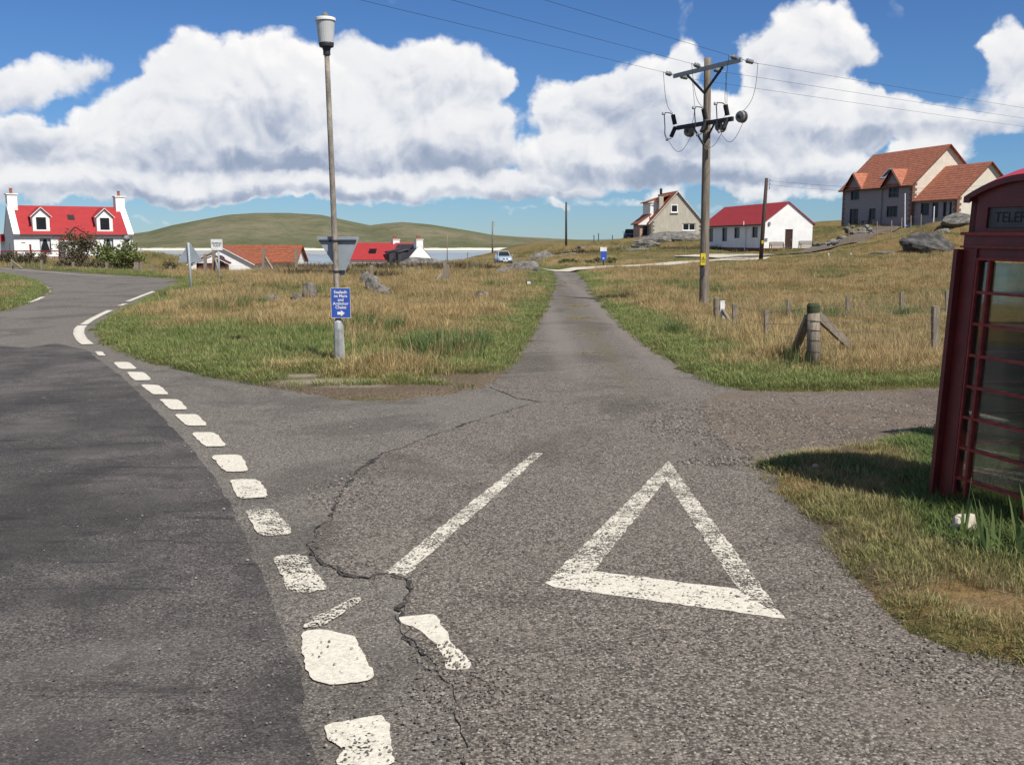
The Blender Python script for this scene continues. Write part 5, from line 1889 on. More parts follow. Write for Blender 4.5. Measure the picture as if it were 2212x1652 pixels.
    for sx in (-.6, .6):
        for sy in (-.33, .33):
            MB().box(sx - .04, sx + .04, sy - .04, sy + .04, 0, .68).build('leg', MAT['bench'], t_)
    for k, (dx, ang, lab) in enumerate(((-1.15, 90, 'brown garden chair at the patio door end of the terrace table'), (1.15, -90, 'brown garden chair at the house corner end of the terrace table'))):
        ch = thing('garden_chair', lab, 'chair', Mx @ Vector((X(.46) + dx, -1.2, .02)), th + R(ang), 'terrace chairs')
        MB().box(-.25, .25, -.25, .25, .42, .46).build('seat', MAT['bench'], ch)
        MB().box(-.25, .25, .22, .26, .46, 1.0).build('backrest', MAT['bench'], ch)
        for sx in (-.22, .22):
            for sy in (-.22, .22):
                MB().box(sx - .025, sx + .025, sy - .025, sy + .025, 0, .42).build('leg', MAT['bench'], ch)
    bl = Mx @ Vector((L + .5, -.6, -.2))
    me = rock_mesh('plastic_bundle', 3, .5)
    ob = link('plastic_bundle', me, MAT['blue_tarp'])
    ob.location = bl
    ob.scale = (.55, .45, .55)
    tag(ob, 'blue plastic bundle lying against the stone house corner', 'bundle')


# ---- rocks
def M_rock():
    m, t, b = mat_new('gneiss with lichen')
    p = t.n('ShaderNodeNewGeometry').outputs['Position']
    n1 = t.noise(p, 2.2, 7, .65)
    n2 = t.noise(p, 9, 6, .7)
    c = t.mix(t.ramp(n1, .35, .68), (.065, .06, .053), (.20, .185, .16))
    c = t.mix(t.m('MULTIPLY', t.ramp(n2, .57, .66), .75), c, (.33, .32, .29))
    c = t.mix(t.m('MULTIPLY', t.ramp(t.noise(p, 5, 5, .7), .62, .7), .6), c, (.035, .033, .03))
    t.set(b.inputs['Base Color'], c)
    b.inputs['Roughness'].default_value = .95
    bn = t.n('ShaderNodeBump', {'Strength': .7, 'Distance': .05, 'Height': t.noise(p, 7, 7, .7)})
    t.set(b.inputs['Normal'], bn.outputs[0])
    return m


MAT['rock'] = M_rock()
MAT['rock_dark'] = M('shaded overhang rock', (.10, .095, .088), (.03, .029, .027), 2.0, .95, .6, 8, world=True)  # shade of the overhanging face put into the rock colour


def rock_mesh(name, seed, amp=.35, sub=3):
    import bmesh
    b = bmesh.new()
    bmesh.ops.create_icosphere(b, subdivisions=sub, radius=1)
    # chop with random planes for flat faces
    rr = random.Random(seed)
    cuts = []
    for _ in range(9):
        n = Vector((rr.uniform(-1, 1), rr.uniform(-1, 1), rr.uniform(-.6, 1))).normalized()
        cuts.append((n, rr.uniform(.55, .85)))
    for v in b.verts:
        p = v.co.copy()
        for n, d in cuts:
            k = p.dot(n) - d
            if k > 0:
                p -= n * k * .85
        p += p.normalized() * (mn.fractal(p * 1.7 + Vector((seed, 0, 0)), 1, 2, 4) * amp * .5)
        v.co = p
    me = bpy.data.meshes.new(name)
    b.to_mesh(me)
    b.free()
    return me


def rock(px, py, D, size, label, seed, name='boulder', rz=None, sink=.3, mat='rock', z=None, grp=None):
    p = P(px, py, D)
    g = zg(p.x, p.y) if z is None else z
    o = link(name, rock_mesh(name, seed), MAT[mat])
    o.scale = size
    o.rotation_euler = (random.uniform(-.1, .1), random.uniform(-.1, .1), random.uniform(0, 6) if rz is None else rz)
    o.location = (p.x, p.y, g + size[2] * (1 - 2 * sink) * .8)
    tag(o, label, 'rock', grp)
    return o


stone_house()
rock(668, 652, 28, (.23, .19, .36), 'upright grey boulder standing alone in the rough field', 11, rz=.3, sink=.12)
rock(579, 671, 26, (.40, .24, .24), 'flat pale slab of rock lying low in the grass', 12, rz=.1)
rock(640, 663, 27, (.16, .12, .20), 'tiny pale stone near the upright boulder', 13)
rock(792, 606, 36, (.30, .26, .36), 'dark boulder behind the grey boulder pair', 14, sink=.1)
rock(803, 620, 32, (.34, .29, .34), 'grey boulder leaning on its neighbour in the field', 15, sink=.1)
rock(824, 634, 30.5, (.32, .27, .26), 'low rounded boulder at the foot of the grey pair', 16)
rock(1042, 652, 28, (.42, .15, .28), 'long lichen-covered stone lying aslant in straw grass', 17, rz=-.5)
rock(1128, 582, 53, (.95, .6, .55), 'broad grey outcrop on the crest beside the side road', 18, rz=0)
rock(1158, 578, 53, (.32, .28, .26), 'pale small rock right of the broad crest outcrop', 19)
rock(1085, 588, 50, (.42, .3, .3), 'brownish split rock left of the broad crest outcrop', 20)
rock(910, 574, 56, (1.5, .8, .55), 'low grey rock showing through dark heather by the slate cottage', 21, rz=.1)
rock(1176, 536, 118, (1.8, 1.2, .9), 'big grey rock on the knoll behind the field gates', 22, rz=0)
for i, (x, y, D, s, lab) in enumerate(((1200, 550, 112, .8, 'left-hand stone of the rocky knoll below the reddish pole'), (1222, 546, 116, 1.5, 'widest stone of the rocky knoll, under the reddish pole'), (1240, 556, 108, 1.3, 'lowest stone of the rocky knoll'), (1252, 540, 124, 1.0, 'highest stone of the rocky knoll'), (1145, 544, 110, .7, 'small stone beside the wide field gate'))):
    rock(x, y, D, (s, s * .7, s * .35), lab, 30 + i, grp='stones of the rocky knoll')
for i, (x, y, D, sz, lab) in enumerate(((1455, 522, 132, (5.5, 2.5, 1.05), 'long grey rock outcrop right under the beige house'), (1500, 525, 130, (3.2, 2, .8), 'dark rounded outcrop at the right foot of the beige house'), (1398, 532, 122, (2.0, 1.4, .8), 'broken outcrop stepping down from the beige house'), (1375, 540, 112, (1.6, 1.0, .5), 'low slab at the bottom of the stepped outcrop'), (1448, 541, 104, (.5, .4, .3), 'small pale stone between the thin posts'))):
    rock(x, y, D, sz, lab, 40 + i, name='rock_outcrop', rz=0)
rock(2000, 533, 62, (1.9, 1.1, .85), 'massive dark overhanging boulder at the foot of the mound', 51, rz=.1, sink=.1, mat='rock_dark').rotation_euler = (.62, .1, .15)
rock(2062, 492, 70, (1.6, 1.1, .6), 'pale lichen-spotted rock high on the mound', 52)
rock(2035, 508, 68, (.8, .6, .3), 'small grey rock between the two mound boulders', 53)
rock(1905, 552, 62, (.9, .5, .22), 'low pale stones at the foot of the grassy bank', 54)
rock(1868, 532, 72, (.7, .4, .3), 'lichen-pale rock on the green bank by the driveway', 55)
rs = rock(2082, 1163, G(2082, 1163).y, (.11, .08, .10), 'small pale cream stone on the grass before the telephone box', 61, name='stone', mat='shell', rz=.4)
rock(1760, 1022, G(1760, 1022).y, (.03, .025, .02), 'tiny pebble on the verge by the shadow of the telephone box', 62, name='stone', mat='shell')


def stone_wall_right():
    p = P(1760, 538, 96)
    r = thing('dry_stone_wall', 'ruined dry stone wall of large grey stones uphill of the hall', 'wall', (p.x, p.y, zg(p.x, p.y)))
    ms = [rock_mesh('stone', 70 + i, .3, 2) for i in range(5)]
    for m_ in ms:
        m_.materials.append(MAT['rock'])
    rr = random.Random(4)
    for i in range(34):
        x = rr.uniform(0, 7.5)
        lay = rr.choice((0, 0, 1, 2))
        o = bpy.data.objects.new('stone', ms[i % 5])
        COL.objects.link(o)
        o.parent = r
        gx, gy = p.x + x, p.y + x * .75
        s = rr.uniform(.28, .6) * (1 if lay < 2 else .7)
        o.location = (x, x * .75 + rr.uniform(-.3, .3), zg(gx, gy) - r.location.z + .15 + lay * .36)
        o.scale = (s, s * .8, s * .62)
        o.rotation_euler = (rr.uniform(-.2, .2), rr.uniform(-.2, .2), rr.uniform(0, 6))


stone_wall_right()


# ---- the houses down by the bay
def bay_houses():
    # brown-roofed cottage: long wing with a white gabled wing in front
    p = P(462, 560, 93)
    r, rf, F = house('brown_roof_cottage', 'low cottage with weathered brown roof and white gable facing the field', (p.x, p.y, -2.3), R(3), 7.6, 6, 2.1, 3.55, 'white', 'brown_roof', over=.3, eave=.3, courses=10)
    # front wing
    x0, W2 = -1.2, 5.4
    fw = MB().box(x0, x0 + W2, -3.5, 0, -.6, 2.0).extr([(x0, 2.0), (x0 + W2, 2.0), (x0 + W2 / 2, 3.45)], (0, -3.5, 0), (1, 0, 0), (0, 0, 1), (0, 1, 0), .3).build('front_wing', MAT['white'], r)
    sl = 1.45 / (W2 / 2)
    rb = MB()
    for s in (-1, 1):
        xc = x0 + W2 / 2
        e = xc + s * (W2 / 2 + .3)
        rb.hexa([(e, -3.65, 2.0 - .3 * sl), (xc, -3.65, 3.47), (xc, 1.5, 3.47), (e, 1.5, 2.0 - .3 * sl), (e, -3.65, 2.12 - .3 * sl), (xc, -3.65, 3.6), (xc, 1.5, 3.6), (e, 1.5, 2.12 - .3 * sl)])
    rb.build('wing_roof', MAT['brown_roof'], fw)
    bb = MB()
    for s in (-1, 1):
        bb.bar((x0 + W2 / 2 + s * (W2 / 2 + .35), -3.68, 1.86), (x0 + W2 / 2, -3.68, 3.5), .05, .13, up=(0, 1, 0))
    bb.build('bargeboard', MAT['white_paint'], fw)
    MB().lathe([(.02, 0), (.25, .03), (.38, .1), (.42, .16)], (0, 0, 0), 16).xf(Matrix.Translation((x0 + W2 / 2 + .05, -3.72, 2.35)) @ Matrix.Rotation(R(95), 4, 'X')).build('satellite_dish', MAT['black'], fw, True)
    # maroon shed
    p = P(424, 568, 78)
    s = thing('maroon_shed', 'dark maroon timber shed beside the brown-roofed cottage', 'shed', (p.x, p.y, -1.6), R(12))
    MB().box(0, 2.3, 0, 2.5, -.5, 1.55).build('wall', MAT['maroon'], s)
    MB().hexa([(-.2, -.2, 1.5), (1.15, -.2, 2.15), (1.15, 2.7, 2.15), (-.2, 2.7, 1.5), (-.2, -.2, 1.6), (1.15, -.2, 2.25), (1.15, 2.7, 2.25), (-.2, 2.7, 1.6)]).hexa([(2.5, -.2, 1.5), (1.15, -.2, 2.15), (1.15, 2.7, 2.15), (2.5, 2.7, 1.5), (2.5, -.2, 1.6), (1.15, -.2, 2.25), (1.15, 2.7, 2.25), (2.5, 2.7, 1.6)]).build('roof', MAT['maroon'], s)
    MB().bar((-.22, -.23, 1.5), (1.15, -.23, 2.2), .04, .16, up=(0, 1, 0)).bar((2.52, -.23, 1.5), (1.15, -.23, 2.2), .04, .16, up=(0, 1, 0)).build('bargeboard', MAT['white_paint'], s)
    MB().box(.7, 1.6, -.03, 0, -.4, 1.4).build('door', MAT['maroon'], s)
    # slate cottage
    th = R(-58)
    L, W, hw, hr = 9.0, 5.4, 2.4, 5.2
    xa = Vector((math.cos(th), math.sin(th), 0))
    near = P(872, 566, 146)
    o = near - xa * L
    r, rf, F = house('slate_cottage', 'cottage with dark slate roof, white gable and two white chimneys', (o.x, o.y, -4.1), th, L, W, hw, hr, 'white', 'slate', over=0, eave=.2, courses=12)
    for x in (.45, L - .45):
        chimney(r, x, W / 2, hr - .6, hr + .75, .9, 1.1, 'white', 2)
    sl = (hr - hw) / (W / 2)
    for x in (3.0, 6.4):
        d = MB().box(x - .7, x + .7, .15, 2.4, hw + .2, hw + 1.7).build('dormer', MAT['slate'], r)
        MB().hexa([(x - .85, -.02, hw + 1.68), (x + .85, -.02, hw + 1.68), (x + .85, 3, hw + 2.3), (x - .85, 3, hw + 2.3), (x - .85, -.02, hw + 1.78), (x + .85, -.02, hw + 1.78), (x + .85, 3, hw + 2.4), (x - .85, 3, hw + 2.4)]).build('dormer_roof', MAT['slate'], d)
        window(r, lambda u, dd, z: (u, dd + .05, z), (x - .55, x + .55, hw + .35, hw + 1.6), 'white_paint', 'pane', .12, mull=1, sill=False)
    ann = MB().box(-4.5, 0, .6, W - .4, -.6, 1.7).build('annexe', MAT['white'], r)
    roof_slabs(MB(), 4.4, W - 1.0, 1.7, 3.9, .1, .2, .1, 9, .6, -4.5).build('annexe_roof', MAT['slate'], r)
    # red roofed cottage behind
    p = P(752, 560, 150)
    r, rf, F = house('red_roof_cottage', 'distant cottage with plain red roof and white wall behind the slate one', (p.x - .5, p.y + 2, -4.1), R(-6), 10.5, 6, 3.0, 5.4, 'white', 'red_roof', front=[(3.0, 3.8, 1.4, 2.4, {'frame': 'dark_frame'})], over=.1, eave=.2)
    MB().box(3.3, 4.3, .9, 1.7, 3.9, 4.6).build('skylight', MAT['black'], r)


bay_houses()


# ------------------------------------------------------------------ cars
def car(loc, rz, label, paint, name='car', tall=1.5, wd=1.72, ln=4.0, suv=False):
    r = thing(name, label, 'car', loc, rz)
    # stations along the length (front is -y): y, half width at sill, half width at waist, z sill, z top of body
    st = [(-ln / 2, .62, .60, .32, .62), (-ln / 2 + .12, .78, .78, .24, .74), (-ln / 2 + .55, wd / 2 - .02, wd / 2, .2, .88), (-.65, wd / 2, wd / 2, .2, .98), (.9, wd / 2, wd / 2, .2, 1.0), (ln / 2 - .25, wd / 2 - .02, wd / 2 - .03, .24, 1.0), (ln / 2, .7, .7, .34, .88)]
    k = tall / 1.5

    def ring(y, a, b_, z0, z1):
        z1 *= k
        zm = (z0 + z1) / 2
        return [(-a, y, z0), (-b_ - .01, y, zm), (-b_ + .02, y, z1 - .06), (-b_ + .14, y, z1), (b_ - .14, y, z1), (b_ - .02, y, z1 - .06), (b_ + .01, y, zm), (a, y, z0)]
    vs, fs = [], []
    for q in st:
        vs += ring(*q)
    n = 8
    for i in range(len(st) - 1):
        for j in range(n):
            fs.append((i * n + j, i * n + (j + 1) % n, (i + 1) * n + (j + 1) % n, (i + 1) * n + j))
    fs += [tuple(range(n)), tuple(reversed(range((len(st) - 1) * n, len(st) * n)))]
    body = MB().add(vs, fs).build('body', paint, r, True)
    # cabin
    b0 = .97 * k
    cb = [(-1.0, wd / 2 - .12, b0 - .06), (ln / 2 - .35, wd / 2 - .12, b0 - .02)]
    tp = [(-.32, wd / 2 - .28, tall - .03), (ln / 2 - .75 if not suv else ln / 2 - .5, wd / 2 - .26, tall)]
    MB().hexa([(-cb[0][1], cb[0][0], cb[0][2]), (cb[0][1], cb[0][0], cb[0][2]), (cb[1][1], cb[1][0], cb[1][2]), (-cb[1][1], cb[1][0], cb[1][2]),
               (-tp[0][1], tp[0][0], tp[0][2]), (tp[0][1], tp[0][0], tp[0][2]), (tp[1][1], tp[1][0], tp[1][2]), (-tp[1][1], tp[1][0], tp[1][2])]).build('cabin', paint, r)

    def glass(name, q, off):
        q = [Vector(v) + Vector(off) for v in q]
        c = sum(q, Vector()) / 4
        q = [c + (v - c) * .88 for v in q]
        MB().add(q + [v - Vector(off) * .9 for v in q], [(0, 1, 2, 3), (7, 6, 5, 4), (0, 1, 5, 4), (1, 2, 6, 5), (2, 3, 7, 6), (3, 0, 4, 7)]).build(name, MAT['pane'], r)
    A = [(-cb[0][1], cb[0][0], cb[0][2] + .04), (cb[0][1], cb[0][0], cb[0][2] + .04), (tp[0][1], tp[0][0], tp[0][2]), (-tp[0][1], tp[0][0], tp[0][2])]
    glass('windscreen', A, (0, -.014, .01))
    B = [(cb[1][1], cb[1][0], cb[1][2] + .05), (-cb[1][1], cb[1][0], cb[1][2] + .05), (-tp[1][1], tp[1][0], tp[1][2]), (tp[1][1], tp[1][0], tp[1][2])]
    glass('rear_window', B, (0, .014, .01))
    for s in (-1, 1):
        Cq = [(s * cb[0][1], cb[0][0], cb[0][2] + .06), (s * cb[1][1], cb[1][0], cb[1][2] + .06), (s * tp[1][1], tp[1][0], tp[1][2]), (s * tp[0][1], tp[0][0], tp[0][2])]
        glass('side_window', Cq, (s * .014, 0, .004))
        MB().box(s * (wd / 2 + .02), s * (wd / 2 + .18), -.92, -.82, b0 + .02, b0 + .16).build('mirror', paint, r)
        MB().hexa([(s * .42, -ln / 2 + .10, .60 * k), (s * .76, -ln / 2 + .17, .60 * k), (s * .76, -ln / 2 + .36, .60 * k), (s * .42, -ln / 2 + .3, .60 * k), (s * .40, -ln / 2 + .09, .74 * k), (s * .80, -ln / 2 + .22, .76 * k), (s * .78, -ln / 2 + .42, .76 * k), (s * .40, -ln / 2 + .34, .74 * k)]).build('headlight', MAT['porcelain_w'], r)
        MB().box(s * .60, s * .82, ln / 2 - .12, ln / 2 + .01, .62 * k, .92 * k).build('tail_light', MAT['box_red'], r)
        for y in (-ln / 2 + .78, ln / 2 - .75):
            w_ = MB().tube([(s * (wd / 2 - .2), y, .31), (s * (wd / 2 + .015), y, .31)], .31, 18).build('wheel', MAT['rubber'], r)
            MB().tube([(s * (wd / 2 + .012), y, .31), (s * (wd / 2 + .022), y, .31)], .19, 14).build('rim', MAT['galv'], w_)
    MB().box(-.74, .74, -ln / 2 - .02, -ln / 2 + .14, .24, .44).build('bumper', MAT['black'], r)
    MB().box(-.34, -.05, -ln / 2 - .012, -ln / 2 + .06, .60 * k, .69 * k).box(.05, .34, -ln / 2 - .012, -ln / 2 + .06, .60 * k, .69 * k).build('grille', MAT['black'], r)
    MB().box(-.26, .26, -ln / 2 - .03, -ln / 2 - .02, .36, .47).build('number_plate', MAT['sign_white'], r)
    return r


p = P(1087, 566, 113)
car((p.x, p.y, zg(p.x, p.y) + .02), R(8), 'silver blue hatchback facing the field beside the gates', MAT['silver'])
p = P(1360, 522, 160)
car((p.x, p.y, zg(p.x, p.y) + .1), R(-10), 'dark blue four-wheel drive parked left of the beige house', MAT['navy'], tall=1.75, wd=1.85, suv=True)
p = P(1381, 522, 163)
car((p.x + .8, p.y, zg(p.x, p.y) + .1), R(-40), 'black car half hidden behind the corner of the beige house', MAT['navy'], tall=1.5)


# ------------------------------------------------------------------ small things
def lane_sign():
    b_ = P(1303, 585, 62)
    z = zg(b_.x, b_.y)
    r = thing('lane_sign', 'small blue and white sign on a dark post where the sandy track leaves', 'sign', (b_.x, b_.y, z))
    MB().box(-.035, .035, -.03, .03, -.2, .75).build('post', MAT['dark_frame'], r)
    MB().box(-.18, .20, -.05, -.03, .45, 1.02).build('blue_panel', MAT['blue_sign'], r)
    MB().extr([(-.06, -.02), (0, -.02), (0, -.05), (.07, 0), (0, .05), (0, .02), (-.06, .02)], (0, -.055, .58), (1, 0, 0), (0, 0, 1), (0, 1, 0), .004).build('arrow', MAT['sign_white'], r)
    MB().box(-.21, .21, -.055, -.03, 1.02, 1.27).build('white_panel', MAT['sign_white'], r)


lane_sign()


def marker_block():
    p = G(1142, 622)
    r = thing('marker_block', 'small white marker block set in the grass beside the side road', 'marker', (p.x, p.y, zg(p.x, p.y)), R(8))
    MB().hexa([(-.07, -.05, -.1), (.07, -.05, -.1), (.07, .05, -.1), (-.07, .05, -.1), (-.065, -.04, .2), (.065, -.04, .2), (.065, .04, .2), (-.065, .04, .2)]).build('block', MAT['sign_white'], r)
    MB().box(-.1, .1, .05, .09, -.1, .22).build('backing', MAT['dark_frame'], r)
    MB().box(-.03, .03, -.056, -.05, .06, .1).build('mark', MAT['dark_frame'], r)


marker_block()

# ------------------------------------------------------------------ vegetation
MAT['straw'] = M_blade('straw grass', (.49, .35, .165), (.39, .27, .125), (.25, .205, .085))
MAT['field_green'] = M_blade('field grass', (.20, .20, .065), (.14, .165, .05), (.30, .24, .10))
MAT['turf'] = M_blade('verge turf', (.125, .205, .042), (.175, .215, .055), (.26, .235, .095), .8)
MAT['lush'] = M_blade('lush grass', (.055, .12, .022), (.08, .15, .03), (.12, .16, .045), .9)
MAT['dry_turf'] = M_blade('dry turf', (.34, .26, .125), (.21, .20, .07), (.15, .18, .05), 1.2)
MAT['iris'] = M_blade('iris leaves', (.055, .12, .032), (.075, .15, .035), (.11, .16, .035), 2.0)
MAT['heather'] = M_blade('heather', (.060, .040, .026), (.085, .055, .032), (.10, .085, .035), .6, .15)
MAT['shrub_dark'] = M_blade('dark shrub leaves', (.045, .042, .022), (.07, .055, .028), (.04, .055, .022), 1.5, .25)
MAT['shrub_green'] = M_blade('green shrub leaves', (.075, .115, .022), (.12, .155, .03), (.045, .08, .02), 1.5, .3)


def blade(V, F, x, y, h, w, lean, az, curve):
    """one bent blade: two segments"""
    dx, dy = math.cos(az), math.sin(az)
    sx, sy = -dy * w / 2, dx * w / 2
    o = len(V)
    m_ = lean * .4
    V += [(x - sx, y - sy, -.02), (x + sx, y + sy, -.02),
          (x + dx * m_ * h - sx * .8, y + dy * m_ * h - sy * .8, h * .55), (x + dx * m_ * h + sx * .8, y + dy * m_ * h + sy * .8, h * .55),
          (x + dx * (lean + curve) * h, y + dy * (lean + curve) * h, h * (1 - .25 * curve))]
    F += [(o, o + 1, o + 3, o + 2), (o + 2, o + 3, o + 4)]


def tuft_set(name, mat, n_var, n_blades, rad, h0, h1, w0, w1, lean, seed, wind=.15):
    rr = random.Random(seed)
    col = bpy.data.collections.new(name + '_source')
    for v in range(n_var):
        V, F = [], []
        for _ in range(n_blades):
            a = rr.uniform(0, 6.283)
            d = rad * math.sqrt(rr.random())
            az = a + rr.uniform(-1.2, 1.2)
            blade(V, F, d * math.cos(a), d * math.sin(a), rr.uniform(h0, h1), rr.uniform(w0, w1), rr.uniform(.02, lean), az, rr.uniform(0, .35))
        me = bpy.data.meshes.new(name)
        me.from_pydata([(x + wind * z, y - wind * .4 * z, z) for x, y, z in V], [], F)
        me.materials.append(MAT[mat])
        o = bpy.data.objects.new(name + '_tuft', me)
        col.objects.link(o)
    return col


def scatter(name, label, cat, pts, rot, scl, col):
    me = bpy.data.meshes.new(name)
    me.from_pydata(pts.tolist(), [], [])
    a = me.attributes.new('rot', 'FLOAT_VECTOR', 'POINT')
    a.data.foreach_set('vector', rot.astype(np.float32).ravel())
    a = me.attributes.new('scl', 'FLOAT_VECTOR', 'POINT')
    a.data.foreach_set('vector', scl.astype(np.float32).ravel())
    o = bpy.data.objects.new(name, me)
    COL.objects.link(o)
    ng = bpy.data.node_groups.new(name + '_nodes', 'GeometryNodeTree')
    ng.interface.new_socket('Geometry', in_out='INPUT', socket_type='NodeSocketGeometry')
    ng.interface.new_socket('Geometry', in_out='OUTPUT', socket_type='NodeSocketGeometry')
    N = ng.nodes
    gi, go = N.new('NodeGroupInput'), N.new('NodeGroupOutput')
    ip = N.new('GeometryNodeInstanceOnPoints')
    ci = N.new('GeometryNodeCollectionInfo')
    ci.inputs['Collection'].default_value = col
    ci.inputs['Separate Children'].default_value = True
    ci.inputs['Reset Children'].default_value = True
    r_, s_ = N.new('GeometryNodeInputNamedAttribute'), N.new('GeometryNodeInputNamedAttribute')
    r_.data_type = s_.data_type = 'FLOAT_VECTOR'
    r_.inputs[0].default_value, s_.inputs[0].default_value = 'rot', 'scl'
    rid = N.new('FunctionNodeRandomValue')
    rid.data_type = 'INT'
    rid.inputs[4].default_value, rid.inputs[5].default_value = 0, max(0, len(col.objects) - 1)
    lk = ng.links.new
    lk(gi.outputs[0], ip.inputs['Points'])
    lk(ci.outputs[0], ip.inputs['Instance'])
    ip.inputs['Pick Instance'].default_value = True
    lk(rid.outputs[2], ip.inputs['Instance Index'])
    lk(r_.outputs[0], ip.inputs['Rotation'])
    lk(s_.outputs[0], ip.inputs['Scale'])
    lk(ip.outputs[0], go.inputs[0])
    md = o.modifiers.new('scatter', 'NODES')
    md.node_group = ng
    tag(o, label, cat, kind='stuff')
    return o


def wedge_points(n, r0, r1, half, seed):
    g = np.random.default_rng(seed)
    th = g.uniform(-half, half, n)
    r = g.uniform(r0, r1, n)
    return r * np.sin(th), r * np.cos(th), g


def finish(name, label, x, y, g, col, s0, s1, grow, cat='grass', tall=None):
    z = zground(x, y)
    s = road_sdf(x, y)
    n = len(x)
    k = g.uniform(s0, s1, n) * (1 + grow * np.clip((np.hypot(x, y) - 12) / 50, 0, 1.5))
    h = g.uniform(.75, 1.2, n)
    if tall is not None:
        h = h * tall
    rot = np.stack([g.uniform(-.12, .12, n), g.uniform(-.12, .12, n), g.uniform(-3.14, 3.14, n)], -1)
    scl = np.stack([k, k, k * h], -1)
    return scatter(name, label, cat, np.stack([x, y, z], -1), rot, scl, col)


def not_built(x, y):
    """keep grass off the drives, yard and house floors"""
    ok = np.ones(len(x), bool)
    for (ax_, ay, bx_, by, w) in ((2.9, 56.5, 5.5, 59.5, 1.7), (5.5, 59.5, 9, 63, 1.3), (9, 63, 14, 70, 1.3), (14, 70, 19, 79, 1.6), (17, 78, 22, 82.5, 1.7), (22, 82.5, 28, 90, 1.7), (28, 90, 36, 100, 1.7), (36, 100, 44, 109, 1.9), (14, 84, 25, 86, 4.2)):
        dx, dy = bx_ - ax_, by - ay
        t_ = np.clip(((x - ax_) * dx + (y - ay) * dy) / (dx * dx + dy * dy), 0, 1)
        ok &= np.hypot(x - ax_ - t_ * dx, y - ay - t_ * dy) > w
    ok &= ~((x > 21) & (x < 32) & (y > 96) & (y < 114))
    return ok


def vn(x, y, s, seed):
    return np.array([mn.noise((a * s, b * s, seed)) for a, b in zip(x, y)])


# field grass, both sides of the side road
X_, Y_, g_ = wedge_points(152000, 9.5, 66, .87, 21)
S_ = road_sdf(X_, Y_)
gr = vn(X_, Y_, .22, 4) + .5 * vn(X_, Y_, .8, 6)
keep = (S_ > .02) & not_built(X_, Y_)
near_verge = (Y_ < 10.4) & (X_ > .5)
keep &= ~near_verge
wc = G(330, 760)
rj = g_.random(len(X_))
corner = blob(X_, Y_, wc.x + .6, wc.y + .8, 4.6, 5.0) + .25 * gr > .25 + .55 * rj
leftbit = X_ < -20
verge = (S_ < .35 + 1.1 * rj + .9 * gr) | corner | (leftbit & (S_ < 6))
dirt_c = [G(*q) for q in ((900, 852), (1030, 826), (760, 852), (705, 830), (650, 818))]
for c_, rx, ry in zip(dirt_c, (1.5, .75, 1.3, .85, .45), (.5, .55, .38, .34, .26)):
    keep &= blob(X_, Y_, c_.x, c_.y, rx, ry) < .1
strawy = keep & ~verge & (gr < .16 + .8 * (g_.random(len(X_)) - .5))
greeny = keep & ~verge & ~strawy
vt = keep & verge
dist = np.hypot(X_, Y_)
edge_short = np.clip(.45 + .4 * S_, .4, 1.0)
c_straw = tuft_set('straw', 'straw', 6, 30, .17, .10, .30, .005, .009, .55, 1)
c_green = tuft_set('green', 'field_green', 5, 26, .16, .07, .20, .005, .010, .6, 2)
c_turf = tuft_set('turf', 'turf', 5, 34, .15, .05, .15, .005, .009, .6, 3)
c_dry = tuft_set('dry', 'dry_turf', 5, 40, .11, .02, .07, .003, .006, .9, 4)
c_lush = tuft_set('lush', 'lush', 5, 36, .11, .05, .16, .004, .008, .7, 5)
c_heath = tuft_set('heath', 'heather', 4, 46, .28, .12, .30, .012, .03, .8, 6)
clump = np.clip(.80 + 1.1 * vn(X_, Y_, .9, 61) + .7 * vn(X_, Y_, .3, 62), .35, 1.75)
finish('straw_grass', 'tall dry straw-coloured grass over the rough fields', X_[strawy], Y_[strawy], g_, c_straw, .75, 1.15, .2, tall=np.clip(.5 + .22 * S_[strawy], .45, 1.0) * clump[strawy])
finish('field_grass', 'olive green tussocks among the straw grass of the fields', X_[greeny], Y_[greeny], g_, c_green, .75, 1.2, .2, tall=clump[greeny])
finish('verge_grass', 'short green grass along the road edges', X_[vt], Y_[vt], g_, c_turf, .8, 1.15, .5, tall=edge_short[vt])
# some green under-growth through the straw
m2 = strawy & (g_.random(len(X_)) < .28)
finish('undergrowth', 'green shoots low down in the straw grass', X_[m2] + .07, Y_[m2] + .05, g_, c_green, .6, .95, .4)
# standing dead stalks and dark rushes break up the field
c_stalk = tuft_set('stalk', 'straw', 4, 7, .10, .30, .62, .004, .007, .35, 7)
c_rush = tuft_set('rush', 'iris', 4, 34, .12, .20, .48, .005, .010, .4, 8)
st_n = vn(X_, Y_, .5, 91)
sm = strawy & (st_n > .12) & (g_.random(len(X_)) < .10) & (S_ > .8)
finish('dead_stalks', 'pale dead grass stalks standing above the straw', X_[sm], Y_[sm], g_, c_stalk, .8, 1.1, .1)
rm = keep & ~near_verge & (vn(X_, Y_, .35, 95) > .38) & (g_.random(len(X_)) < .35) & (S_ > .5) & (dist < 50)
finish('rushes', 'dark green rush clumps scattered in the fields', X_[rm], Y_[rm], g_, c_rush, .6, 1.0, .1, 'rushes')
